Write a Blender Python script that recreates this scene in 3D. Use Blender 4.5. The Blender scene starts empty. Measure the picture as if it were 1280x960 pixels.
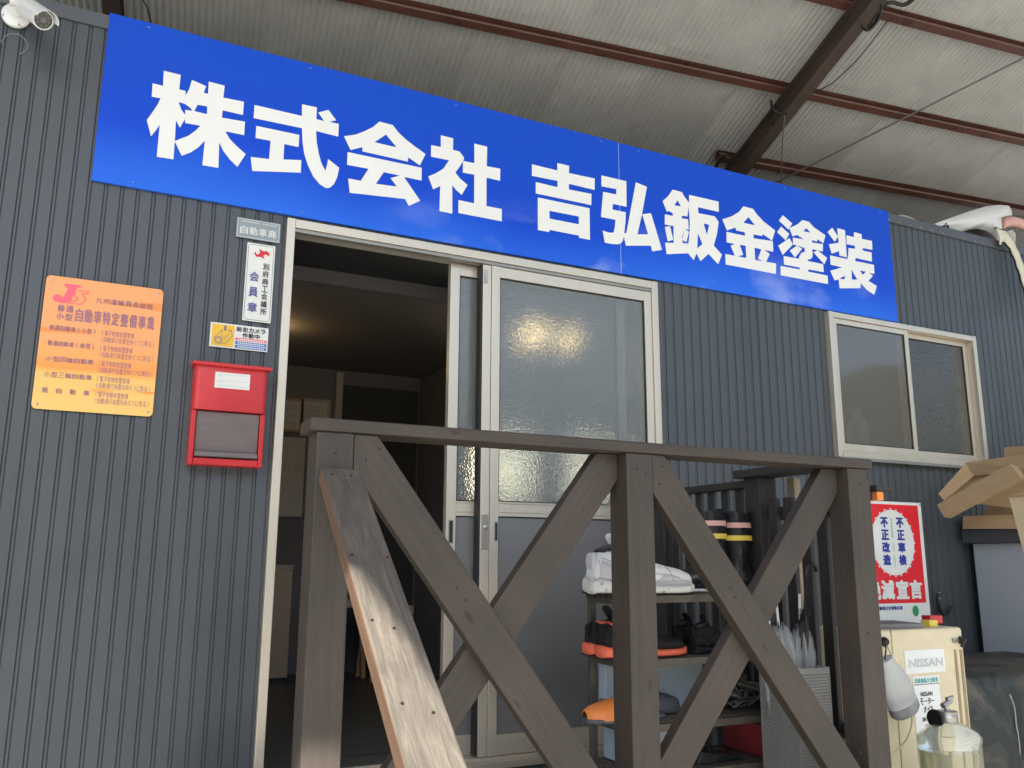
import bpy, bmesh, math, random
from mathutils import Vector, Matrix, noise
random.seed(7)
SC = bpy.context.scene
COL = SC.collection
V = Vector

# ------------------------------------------------------------------ camera
CAMLOC = V((0.0, -3.0, 1.5))
FPX, YAW, PITCH, ROLL = 1066.69, math.radians(26.105), math.radians(11.589), math.radians(0.287)
cf = V((math.sin(YAW)*math.cos(PITCH), math.cos(YAW)*math.cos(PITCH), math.sin(PITCH)))
cr0 = V((math.cos(YAW), -math.sin(YAW), 0)); cu0 = cr0.cross(cf)
cr = cr0*math.cos(ROLL) + cu0*math.sin(ROLL); cu = cu0*math.cos(ROLL) - cr0*math.sin(ROLL)
cam_d = bpy.data.cameras.new('camera'); cam = bpy.data.objects.new('camera', cam_d); COL.objects.link(cam)
m3 = Matrix((cr, cu, -cf)).transposed()
cam.matrix_world = Matrix.Translation(CAMLOC) @ m3.to_4x4()
cam_d.sensor_width = 36; cam_d.lens = FPX/1280*36; cam_d.clip_end = 500; cam_d.clip_start = 0.05
SC.camera = cam

# ------------------------------------------------------------------ light
SUN_AZ, SUN_EL = math.radians(201.2), math.radians(45)      # azimuth from +y towards +x
w = bpy.data.worlds.new('World'); SC.world = w; w.use_nodes = True
nt = w.node_tree; bg = nt.nodes['Background']
sky = nt.nodes.new('ShaderNodeTexSky'); sky.sky_type = 'NISHITA'; sky.sun_disc = False
sky.sun_elevation = SUN_EL; sky.sun_rotation = SUN_AZ; sky.air_density = 1.0; sky.dust_density = 2.0; sky.ozone_density = 1.0
nt.links.new(sky.outputs[0], bg.inputs[0]); bg.inputs[1].default_value = 0.12
sd = bpy.data.lights.new('sun', 'SUN'); sd.energy = 5.0; sd.angle = math.radians(0.3); sd.color = (1, 0.93, 0.82)
so = bpy.data.objects.new('sun', sd); COL.objects.link(so); so.location = (-3, -9, 14)
sdir = V((math.sin(SUN_AZ)*math.cos(SUN_EL), math.cos(SUN_AZ)*math.cos(SUN_EL), math.sin(SUN_EL)))
so.rotation_euler = sdir.to_track_quat('Z', 'Y').to_euler()
vs = SC.view_settings; vs.view_transform = 'Standard'; vs.look = 'None'; vs.gamma = 1; vs.exposure = 1.56
try:
    vs.use_white_balance = True; vs.white_balance_temperature = 6500; vs.white_balance_tint = 6
except Exception: pass
SC.render.engine = 'CYCLES'
SC.cycles.use_denoising = True
SC.cycles.max_bounces = 8; SC.cycles.transparent_max_bounces = 12
SC.cycles.sample_clamp_indirect = 6.0

# ------------------------------------------------------------------ surveying: a sight line from the photographer's spot met with a real plane
def sight(px, py): return cf + cr*((px-640)/FPX) - cu*((py-480)/FPX)
def on_y(px, py, y): d = sight(px, py); return CAMLOC + d*((y-CAMLOC.y)/d.y)
def on_x(px, py, x): d = sight(px, py); return CAMLOC + d*((x-CAMLOC.x)/d.x)
def on_z(px, py, z): d = sight(px, py); return CAMLOC + d*((z-CAMLOC.z)/d.z)

# ------------------------------------------------------------------ materials
M = {}
def mat(name, base, rough=0.5, metal=0.0, var=0.12, vs_=6.0, bump=0.0, bs=60.0, stretch=(1, 1, 1), trans=0.0, ior=1.45, alpha=1.0,
        emit=None, es=0.0, second=None, spots=0.0, sscale=20.0, coat=0.0, rnd=0.0, spec=None):
    m = bpy.data.materials.new(name); m.use_nodes = True; t = m.node_tree; N = t.nodes; L = t.links
    b = N['Principled BSDF']
    b.inputs['Roughness'].default_value = rough; b.inputs['Metallic'].default_value = metal
    if trans: b.inputs['Transmission Weight'].default_value = trans
    b.inputs['IOR'].default_value = ior; b.inputs['Alpha'].default_value = alpha
    if coat: b.inputs['Coat Weight'].default_value = coat; b.inputs['Coat Roughness'].default_value = 0.12
    if spec is not None: b.inputs['Specular IOR Level'].default_value = spec
    if emit: b.inputs['Emission Color'].default_value = (*emit, 1); b.inputs['Emission Strength'].default_value = es
    tc = N.new('ShaderNodeTexCoord'); mp = N.new('ShaderNodeMapping'); mp.inputs['Scale'].default_value = stretch
    L.new(tc.outputs['Object'], mp.inputs[0])
    n1 = N.new('ShaderNodeTexNoise'); n1.inputs['Scale'].default_value = vs_; n1.inputs['Detail'].default_value = 6; n1.inputs['Roughness'].default_value = 0.6
    L.new(mp.outputs[0], n1.inputs['Vector'])
    r = N.new('ShaderNodeValToRGB'); r.color_ramp.elements[0].position = 0.3; r.color_ramp.elements[1].position = 0.72
    c0 = [max(0, c*(1-var)) for c in base]; c1 = [min(1, c*(1+var)) for c in base]
    if second: c0 = list(second)
    r.color_ramp.elements[0].color = (*c0, 1); r.color_ramp.elements[1].color = (*c1, 1)
    L.new(n1.outputs[0], r.inputs[0]); out = r.outputs[0]
    if spots:
        n2 = N.new('ShaderNodeTexNoise'); n2.inputs['Scale'].default_value = sscale; n2.inputs['Detail'].default_value = 9
        L.new(tc.outputs['Object'], n2.inputs['Vector'])
        r2 = N.new('ShaderNodeValToRGB'); r2.color_ramp.elements[0].position = 0.56; r2.color_ramp.elements[1].position = 0.7
        r2.color_ramp.elements[0].color = (0, 0, 0, 1); r2.color_ramp.elements[1].color = (spots, spots, spots, 1)
        L.new(n2.outputs[0], r2.inputs[0])
        mx = N.new('ShaderNodeMixRGB'); mx.blend_type = 'MULTIPLY'; L.new(r2.outputs[0], mx.inputs[0]); L.new(out, mx.inputs[1])
        mx.inputs[2].default_value = (0.45, 0.42, 0.38, 1); out = mx.outputs[0]
    if rnd:
        oi = N.new('ShaderNodeObjectInfo'); mr = N.new('ShaderNodeMapRange'); mr.inputs[3].default_value = 1-rnd; mr.inputs[4].default_value = 1+rnd
        L.new(oi.outputs['Random'], mr.inputs[0])
        hv = N.new('ShaderNodeHueSaturation'); L.new(mr.outputs[0], hv.inputs['Value']); L.new(out, hv.inputs['Color']); out = hv.outputs[0]
    L.new(out, b.inputs['Base Color'])
    if not trans:
        rr = N.new('ShaderNodeMapRange'); rr.inputs[3].default_value = max(0.03, rough-0.09); rr.inputs[4].default_value = min(1, rough+0.09)
        L.new(n1.outputs[0], rr.inputs[0]); L.new(rr.outputs[0], b.inputs['Roughness'])
    if bump:
        n3 = N.new('ShaderNodeTexNoise'); n3.inputs['Scale'].default_value = bs; n3.inputs['Detail'].default_value = 5
        L.new(mp.outputs[0], n3.inputs['Vector'])
        bp = N.new('ShaderNodeBump'); bp.inputs['Strength'].default_value = bump; bp.inputs['Distance'].default_value = 0.01
        L.new(n3.outputs[0], bp.inputs['Height']); L.new(bp.outputs[0], b.inputs['Normal'])
    M[name] = m; return m

mat('siding', (0.075, 0.085, 0.097), 0.40, 0.2, 0.10, 1.6, 0.03, 9, (5, 1, 0.6), spots=0.18, sscale=3.0, rnd=0.03)
mat('coping', (0.10, 0.11, 0.125), 0.4, 0.3, 0.08, 3)
mat('roof_tin', (0.50, 0.505, 0.495), 0.62, 0.15, 0.12, 2.5, 0.05, 30, spots=0.35, sscale=2.2, rnd=0.07)
mat('steel_red', (0.100, 0.046, 0.034), 0.30, 0.0, 0.25, 6, 0.1, 60, spots=0.3, sscale=9)
mat('steel_brown', (0.085, 0.062, 0.052), 0.5, 0.1, 0.25, 4, 0.1, 50, spots=0.3, sscale=8)
mat('galv', (0.42, 0.42, 0.41), 0.35, 0.8, 0.2, 20, 0.1, 60)
mat('alu', (0.60, 0.545, 0.46), 0.36, 0.55, 0.06, 10, 0.02, 90, (1, 1, 0.1))
mat('alu_dark', (0.30, 0.29, 0.27), 0.4, 0.55, 0.08, 8)
mat('door_panel', (0.19, 0.19, 0.195), 0.45, 0.3, 0.05, 4)
mat('gasket', (0.02, 0.02, 0.022), 0.6)
mat('black', (0.012, 0.012, 0.014), 0.45)
mat('rubber', (0.012, 0.013, 0.015), 0.28, 0, 0.2, 12, 0.15, 40)
mat('suede', (0.010, 0.010, 0.012), 0.8, 0, 0.3, 20, 0.5, 90)
mat('cable', (0.018, 0.016, 0.015), 0.5)
mat('wire_grey', (0.16, 0.15, 0.14), 0.5, 0.4)
mat('bottle_white', (0.62, 0.72, 0.78), 0.4, 0, 0.03, 10)
mat('white_plastic', (0.74, 0.75, 0.76), 0.35, 0, 0.04, 10)
mat('lens', (0.015, 0.017, 0.02), 0.06, 0, 0.1, 4, coat=1)
mat('mail_red', (0.52, 0.020, 0.026), 0.33, 0.05, 0.10, 7, 0.04, 30, coat=0.25, spots=0.12, sscale=5)
mat('mail_flap', (0.15, 0.125, 0.125), 0.45, 0.05, 0.12, 8, 0.08, 20, (1, 1, 6), spots=0.3, sscale=6)
mat('paper', (0.72, 0.74, 0.73), 0.7, 0, 0.03, 10)
mat('paper_old', (0.52, 0.50, 0.47), 0.7, 0, 0.08, 10)
mat('ink', (0.03, 0.03, 0.035), 0.7)
mat('ink_grey', (0.38, 0.38, 0.38), 0.7)
mat('ink_faint', (0.50, 0.53, 0.52), 0.7)
mat('ink_blue', (0.03, 0.045, 0.30), 0.6)
mat('ink_teal', (0.10, 0.42, 0.40), 0.7)
mat('ink_red', (0.66, 0.02, 0.03), 0.5)
mat('ink_pink', (0.85, 0.13, 0.19), 0.5)
mat('ink_plum', (0.36, 0.17, 0.25), 0.6)
mat('ink_green', (0.03, 0.30, 0.13), 0.6)
mat('ink_purple', (0.13, 0.11, 0.34), 0.6)
mat('sticker_silver', (0.26, 0.31, 0.33), 0.4, 0.2, 0.06, 12)
mat('sticker_yellow', (0.80, 0.50, 0.05), 0.5)
mat('sticker_blue', (0.08, 0.20, 0.50), 0.5)
mat('poster_red', (0.72, 0.02, 0.035), 0.4, 0, 0.05, 6)
mat('sign_white', (0.80, 0.81, 0.80), 0.45, 0, 0.02, 5)
mat('seam', (0.35, 0.42, 0.62), 0.5)
mat('tank_cream', (0.62, 0.545, 0.38), 0.5, 0, 0.08, 5, 0.05, 30, spots=0.4, sscale=7)
mat('tank_groove', (0.30, 0.24, 0.13), 0.55, 0, 0.2, 8)
mat('cardboard', (0.44, 0.31, 0.18), 0.8, 0, 0.07, 9, 0.12, 50, (1, 1, 5), spots=0.15, sscale=6, rnd=0.14)
mat('bumper_cream', (0.66, 0.64, 0.52), 0.4, 0, 0.06, 8, spots=0.3, sscale=12)
mat('cardboard_edge', (0.36, 0.25, 0.14), 0.85, 0, 0.3, 60)
mat('cardboard_pale', (0.55, 0.45, 0.30), 0.8, 0, 0.08, 9, 0.1, 40)
mat('cabinet_grey', (0.36, 0.40, 0.45), 0.5, 0, 0.05, 2, spots=0.1, sscale=3)
mat('slate_dark', (0.055, 0.062, 0.072), 0.55)
mat('wood_tan', (0.38, 0.24, 0.14), 0.55, 0, 0.15, 8, 0.05, 50, (6, 6, 0.6))
mat('post_tan', (0.30, 0.235, 0.16), 0.6, 0, 0.25, 8, 0.1, 50, (6, 6, 0.6))
mat('box_beige', (0.46, 0.37, 0.29), 0.5, 0, 0.05, 4)
mat('cab_top', (0.5, 0.5, 0.5), 0.5)
mat('inner_wall', (0.17, 0.165, 0.175), 0.8, 0, 0.06, 2)
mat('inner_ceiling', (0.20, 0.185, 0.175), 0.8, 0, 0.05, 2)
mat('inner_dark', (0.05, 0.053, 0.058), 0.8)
mat('inner_floor', (0.07, 0.075, 0.08), 0.4, 0, 0.3, 5)
mat('trim_pale', (0.42, 0.40, 0.36), 0.6)
mat('bulb', (1, 0.9, 0.7), 0.5, emit=(1, 0.66, 0.30), es=4.5)
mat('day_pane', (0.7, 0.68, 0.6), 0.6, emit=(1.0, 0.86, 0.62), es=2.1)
mat('sneaker_white', (0.78, 0.79, 0.80), 0.5, 0, 0.05, 14, 0.15, 60)
mat('sneaker_mud', (0.72, 0.72, 0.70), 0.6, 0, 0.02, 14, 0.2, 50, spots=1.0, sscale=45)
mat('lilac_grey', (0.58, 0.58, 0.63), 0.5, 0, 0.05, 20, 0.1, 80)
mat('lilac', (0.55, 0.52, 0.74), 0.5)
mat('coral', (0.86, 0.17, 0.09), 0.5, 0, 0.1, 12)
mat('orange', (0.80, 0.25, 0.06), 0.4, 0, 0.06, 8)
mat('clog_grey', (0.09, 0.10, 0.11), 0.45)
mat('band_pink', (0.74, 0.42, 0.38), 0.45)
mat('band_yellow', (0.80, 0.62, 0.10), 0.45)
mat('box_blue', (0.40, 0.48, 0.56), 0.6, 0, 0.06, 3)
mat('box_red', (0.30, 0.03, 0.04), 0.5)
mat('rack_metal', (0.125, 0.112, 0.095), 0.42, 0.35, 0.25, 12, 0.1, 60, spots=0.4, sscale=18)
mat('mesh_grey', (0.30, 0.30, 0.30), 0.4, 0.4)
mat('umbrella_film', (0.70, 0.73, 0.76), 0.18, 0, 0.10, 30, trans=0.70, ior=1.2)
mat('clear_poly', (0.86, 0.87, 0.78), 0.12, 0, 0.03, 10, trans=0.82, ior=1.2)
mat('jug_poly', (0.70, 0.72, 0.72), 0.35, 0, 0.03, 10, trans=0.45, ior=1.25)
mat('old_oil', (0.27, 0.27, 0.29), 0.3, 0, 0.3, 8)
mat('oil', (0.80, 0.74, 0.48), 0.1, 0, 0.1, 6, trans=0.8, ior=1.3)
mat('ground', (0.40, 0.385, 0.36), 0.85, 0, 0.15, 1.2, 0.15, 30, spots=0.3, sscale=2.5)
mat('gravel', (0.36, 0.34, 0.31), 0.9, 0, 0.35, 30, 0.4, 60)
mat('hill_green', (0.065, 0.075, 0.045), 0.9, 0, 0.4, 0.25, 0.6, 2)
mat('yard_wall', (0.55, 0.49, 0.38), 0.8, 0, 0.1, 2)
mat('deck', (0.085, 0.065, 0.052), 0.6, 0, 0.3, 8, 0.2, 60, (0.5, 8, 8))
mat('ring_mark', (0.17, 0.19, 0.21), 0.7)

def wood_mat(name, base, dark, rough=0.6, wear=0.0, knots=True):
    m = bpy.data.materials.new(name); m.use_nodes = True; t = m.node_tree; N = t.nodes; L = t.links; b = N['Principled BSDF']
    tc = N.new('ShaderNodeTexCoord'); oi = N.new('ShaderNodeObjectInfo')
    ad = N.new('ShaderNodeVectorMath'); ad.operation = 'ADD'; L.new(tc.outputs['Object'], ad.inputs[0])
    cx = N.new('ShaderNodeCombineXYZ'); mu = N.new('ShaderNodeMath'); mu.operation = 'MULTIPLY'; mu.inputs[1].default_value = 17
    L.new(oi.outputs['Random'], mu.inputs[0]); L.new(mu.outputs[0], cx.inputs[0]); L.new(mu.outputs[0], cx.inputs[1]); L.new(cx.outputs[0], ad.inputs[1])
    mp = N.new('ShaderNodeMapping'); mp.inputs['Scale'].default_value = (1.8, 48, 48); L.new(ad.outputs[0], mp.inputs[0])
    n = N.new('ShaderNodeTexNoise'); n.inputs['Scale'].default_value = 2.2; n.inputs['Detail'].default_value = 8; n.inputs['Distortion'].default_value = 0.7; L.new(mp.outputs[0], n.inputs['Vector'])
    r = N.new('ShaderNodeValToRGB'); r.color_ramp.elements[0].position = 0.30; r.color_ramp.elements[1].position = 0.62
    r.color_ramp.elements[0].color = (*dark, 1); r.color_ramp.elements[1].color = (*base, 1); L.new(n.outputs[0], r.inputs[0]); out = r.outputs[0]
    # broad blotches of the stain
    n2 = N.new('ShaderNodeTexNoise'); n2.inputs['Scale'].default_value = 5; n2.inputs['Detail'].default_value = 5; L.new(ad.outputs[0], n2.inputs['Vector'])
    r2 = N.new('ShaderNodeValToRGB'); r2.color_ramp.elements[0].position = 0.35; r2.color_ramp.elements[1].position = 0.7
    r2.color_ramp.elements[0].color = (0.82, 0.82, 0.84, 1); r2.color_ramp.elements[1].color = (1.1, 1.08, 1.05, 1); L.new(n2.outputs[0], r2.inputs[0])
    mx = N.new('ShaderNodeMixRGB'); mx.blend_type = 'MULTIPLY'; mx.inputs[0].default_value = 1; L.new(out, mx.inputs[1]); L.new(r2.outputs[0], mx.inputs[2]); out = mx.outputs[0]
    if knots:
        mk = N.new('ShaderNodeMapping'); mk.inputs['Scale'].default_value = (4.5, 13, 13); L.new(ad.outputs[0], mk.inputs[0])
        vo = N.new('ShaderNodeTexVoronoi'); vo.inputs['Scale'].default_value = 1.0; L.new(mk.outputs[0], vo.inputs['Vector'])
        r3 = N.new('ShaderNodeValToRGB'); r3.color_ramp.elements[0].position = 0.05; r3.color_ramp.elements[1].position = 0.10
        r3.color_ramp.elements[0].color = (0.35, 0.3, 0.28, 1); r3.color_ramp.elements[1].color = (1, 1, 1, 1); L.new(vo.outputs['Distance'], r3.inputs[0])
        m2 = N.new('ShaderNodeMixRGB'); m2.blend_type = 'MULTIPLY'; m2.inputs[0].default_value = 1; L.new(out, m2.inputs[1]); L.new(r3.outputs[0], m2.inputs[2]); out = m2.outputs[0]
    if wear:
        mw = N.new('ShaderNodeMapping'); mw.inputs['Scale'].default_value = (4, 40, 40); mw.inputs['Rotation'].default_value = (0, 0, 0.06); L.new(ad.outputs[0], mw.inputs[0])
        nw = N.new('ShaderNodeTexNoise'); nw.inputs['Scale'].default_value = 2.6; nw.inputs['Detail'].default_value = 10; nw.inputs['Roughness'].default_value = 0.75; nw.inputs['Distortion'].default_value = 0.45; L.new(mw.outputs[0], nw.inputs['Vector'])
        rw = N.new('ShaderNodeValToRGB'); rw.color_ramp.elements[0].position = 0.46; rw.color_ramp.elements[1].position = 0.72
        rw.color_ramp.elements[0].color = (0, 0, 0, 1); rw.color_ramp.elements[1].color = (wear, wear, wear, 1); L.new(nw.outputs[0], rw.inputs[0])
        m4 = N.new('ShaderNodeMixRGB'); L.new(rw.outputs[0], m4.inputs[0]); L.new(out, m4.inputs[1]); m4.inputs[2].default_value = (0.30, 0.26, 0.21, 1); out = m4.outputs[0]
    L.new(out, b.inputs['Base Color']); b.inputs['Roughness'].default_value = rough
    bp = N.new('ShaderNodeBump'); bp.inputs['Strength'].default_value = 0.25; bp.inputs['Distance'].default_value = 0.004
    L.new(n.outputs[0], bp.inputs['Height']); L.new(bp.outputs[0], b.inputs['Normal'])
    M[name] = m
wood_mat('timber', (0.055, 0.043, 0.035), (0.042, 0.033, 0.027))
wood_mat('timber_dark', (0.036, 0.032, 0.032), (0.024, 0.021, 0.021))
wood_mat('plank', (0.105, 0.092, 0.082), (0.070, 0.061, 0.056), 0.45, wear=0.38, knots=False)
wood_mat('plank_edge', (0.17, 0.10, 0.06), (0.11, 0.065, 0.04), 0.6, knots=False)

def sign_mat():
    m = bpy.data.materials.new('sign_blue'); m.use_nodes = True; t = m.node_tree; N = t.nodes; L = t.links; b = N['Principled BSDF']
    tc = N.new('ShaderNodeTexCoord'); sp = N.new('ShaderNodeSeparateXYZ'); L.new(tc.outputs['Object'], sp.inputs[0])
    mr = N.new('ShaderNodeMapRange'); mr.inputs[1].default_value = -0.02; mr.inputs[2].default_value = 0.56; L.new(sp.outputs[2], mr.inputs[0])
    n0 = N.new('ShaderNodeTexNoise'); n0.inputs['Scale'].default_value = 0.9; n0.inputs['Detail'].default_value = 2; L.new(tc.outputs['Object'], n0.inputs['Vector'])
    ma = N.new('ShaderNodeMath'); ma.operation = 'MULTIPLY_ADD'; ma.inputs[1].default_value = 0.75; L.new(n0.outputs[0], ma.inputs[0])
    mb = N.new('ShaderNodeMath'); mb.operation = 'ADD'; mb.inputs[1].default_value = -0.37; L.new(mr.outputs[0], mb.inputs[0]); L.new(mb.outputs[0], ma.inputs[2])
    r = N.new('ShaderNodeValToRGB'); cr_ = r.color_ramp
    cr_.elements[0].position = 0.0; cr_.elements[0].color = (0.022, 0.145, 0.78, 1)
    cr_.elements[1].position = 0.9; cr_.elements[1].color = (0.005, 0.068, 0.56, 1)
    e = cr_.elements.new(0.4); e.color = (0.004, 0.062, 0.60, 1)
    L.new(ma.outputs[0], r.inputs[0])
    # printed clouds low on the board, mainly in its middle
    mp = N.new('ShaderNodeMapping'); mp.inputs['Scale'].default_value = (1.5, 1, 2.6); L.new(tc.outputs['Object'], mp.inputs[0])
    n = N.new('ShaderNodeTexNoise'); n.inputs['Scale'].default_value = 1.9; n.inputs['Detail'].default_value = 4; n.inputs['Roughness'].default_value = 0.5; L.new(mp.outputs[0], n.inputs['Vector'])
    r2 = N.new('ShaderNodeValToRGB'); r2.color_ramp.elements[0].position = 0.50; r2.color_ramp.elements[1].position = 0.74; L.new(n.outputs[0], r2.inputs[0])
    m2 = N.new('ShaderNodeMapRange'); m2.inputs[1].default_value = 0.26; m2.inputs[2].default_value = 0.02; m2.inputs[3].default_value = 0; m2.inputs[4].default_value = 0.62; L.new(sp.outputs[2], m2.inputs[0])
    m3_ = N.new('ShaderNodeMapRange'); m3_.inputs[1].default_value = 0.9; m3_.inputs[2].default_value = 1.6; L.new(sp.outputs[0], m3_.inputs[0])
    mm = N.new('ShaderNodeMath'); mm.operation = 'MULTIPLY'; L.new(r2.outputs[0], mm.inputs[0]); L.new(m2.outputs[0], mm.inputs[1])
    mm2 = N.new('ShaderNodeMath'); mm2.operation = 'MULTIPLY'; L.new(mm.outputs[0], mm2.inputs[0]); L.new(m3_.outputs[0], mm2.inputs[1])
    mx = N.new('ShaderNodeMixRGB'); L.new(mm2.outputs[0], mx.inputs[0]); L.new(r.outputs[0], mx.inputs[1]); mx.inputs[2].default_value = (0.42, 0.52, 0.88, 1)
    L.new(mx.outputs[0], b.inputs['Base Color']); b.inputs['Roughness'].default_value = 0.5; b.inputs['Specular IOR Level'].default_value = 0.22
    M['sign_blue'] = m
sign_mat()

def plate_mat():
    m = bpy.data.materials.new('plate_orange'); m.use_nodes = True; t = m.node_tree; N = t.nodes; L = t.links; b = N['Principled BSDF']
    tc = N.new('ShaderNodeTexCoord'); sp = N.new('ShaderNodeSeparateXYZ'); L.new(tc.outputs['Object'], sp.inputs[0])
    n0 = N.new('ShaderNodeTexNoise'); n0.inputs['Scale'].default_value = 7; n0.inputs['Detail'].default_value = 3; L.new(tc.outputs['Object'], n0.inputs['Vector'])
    ma = N.new('ShaderNodeMath'); ma.operation = 'MULTIPLY_ADD'; ma.inputs[1].default_value = 0.03; L.new(n0.outputs[0], ma.inputs[0]); L.new(sp.outputs[2], ma.inputs[2])
    r = N.new('ShaderNodeValToRGB'); mr = N.new('ShaderNodeMapRange'); mr.inputs[1].default_value = 0; mr.inputs[2].default_value = 0.45; L.new(ma.outputs[0], mr.inputs[0]); L.new(mr.outputs[0], r.inputs[0])
    c = r.color_ramp; c.elements[0].position = 0.0; c.elements[0].color = (0.86, 0.54, 0.16, 1); c.elements[1].position = 1; c.elements[1].color = (0.88, 0.36, 0.14, 1)
    for p_, q in ((0.29, (0.86, 0.52, 0.14)), (0.34, (0.88, 0.31, 0.06)), (0.42, (0.86, 0.37, 0.10)), (0.55, (0.88, 0.37, 0.14))):
        e = c.elements.new(p_); e.color = (*q, 1)
    # flaking bands of old varnish
    mp = N.new('ShaderNodeMapping'); mp.inputs['Scale'].default_value = (3, 1, 34); mp.inputs['Rotation'].default_value = (0, 0.03, 0); L.new(tc.outputs['Object'], mp.inputs[0])
    n = N.new('ShaderNodeTexNoise'); n.inputs['Scale'].default_value = 1.0; n.inputs['Detail'].default_value = 6; L.new(mp.outputs[0], n.inputs['Vector'])
    r2 = N.new('ShaderNodeValToRGB'); e2 = r2.color_ramp; e2.elements[0].position = 0.60; e2.elements[1].position = 0.66; e2.elements[1].color = (0.8, 0.8, 0.8, 1); L.new(n.outputs[0], r2.inputs[0])
    mx = N.new('ShaderNodeMixRGB'); L.new(r2.outputs[0], mx.inputs[0]); L.new(r.outputs[0], mx.inputs[1]); mx.inputs[2].default_value = (0.84, 0.25, 0.03, 1)
    L.new(mx.outputs[0], b.inputs['Base Color']); b.inputs['Roughness'].default_value = 0.45
    M['plate_orange'] = m
plate_mat()

def glass_mat(name, tint, rough, bstr, bscale, trans=0.5, base=(0.35, 0.38, 0.40)):
    m = bpy.data.materials.new(name); m.use_nodes = True; t = m.node_tree; N = t.nodes; L = t.links; b = N['Principled BSDF']
    b.inputs['Base Color'].default_value = (*base, 1); b.inputs['Roughness'].default_value = rough; b.inputs['Transmission Weight'].default_value = trans; b.inputs['IOR'].default_value = 1.5
    if bstr:
        tc = N.new('ShaderNodeTexCoord'); vo = N.new('ShaderNodeTexVoronoi'); vo.feature = 'SMOOTH_F1'; vo.inputs['Scale'].default_value = bscale; L.new(tc.outputs['Object'], vo.inputs['Vector'])
        n = N.new('ShaderNodeTexNoise'); n.inputs['Scale'].default_value = bscale*0.8; n.inputs['Detail'].default_value = 3; L.new(tc.outputs['Object'], n.inputs['Vector'])
        ad = N.new('ShaderNodeMath'); ad.operation = 'ADD'; L.new(vo.outputs['Distance'], ad.inputs[0]); L.new(n.outputs[0], ad.inputs[1])
        bp = N.new('ShaderNodeBump'); bp.inputs['Strength'].default_value = bstr; bp.inputs['Distance'].default_value = 0.004; L.new(ad.outputs[0], bp.inputs['Height']); L.new(bp.outputs[0], b.inputs['Normal'])
    M[name] = m
glass_mat('glass_pebbled', None, 0.01, 0.22, 150, 0.80, (0.55, 0.58, 0.58))
glass_mat('glass_pebbled_inner', None, 0.01, 0.11, 150, 0.80, (0.55, 0.58, 0.58))
glass_mat('glass_plain', None, 0.05, 0.5, 90, 0.92, (0.50, 0.50, 0.48))
glass_mat('glass_film', None, 0.06, 0.04, 12, 0.78, (0.40, 0.385, 0.37))

def camo_mat():
    m = bpy.data.materials.new('camo'); m.use_nodes = True; t = m.node_tree; N = t.nodes; L = t.links; b = N['Principled BSDF']
    tc = N.new('ShaderNodeTexCoord'); n = N.new('ShaderNodeTexNoise'); n.inputs['Scale'].default_value = 5.5; n.inputs['Detail'].default_value = 2; n.inputs['Distortion'].default_value = 1.2
    L.new(tc.outputs['Object'], n.inputs['Vector']); r = N.new('ShaderNodeValToRGB'); r.color_ramp.interpolation = 'CONSTANT'; L.new(n.outputs[0], r.inputs[0])
    c = r.color_ramp; c.elements[0].position = 0; c.elements[0].color = (0.020, 0.024, 0.022, 1); c.elements[1].position = 0.44; c.elements[1].color = (0.034, 0.040, 0.036, 1)
    for p_, q in ((0.54, (0.060, 0.052, 0.043)), (0.62, (0.085, 0.078, 0.066))): e = c.elements.new(p_); e.color = (*q, 1)
    L.new(r.outputs[0], b.inputs['Base Color']); b.inputs['Roughness'].default_value = 0.6; M['camo'] = m
camo_mat()

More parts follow.
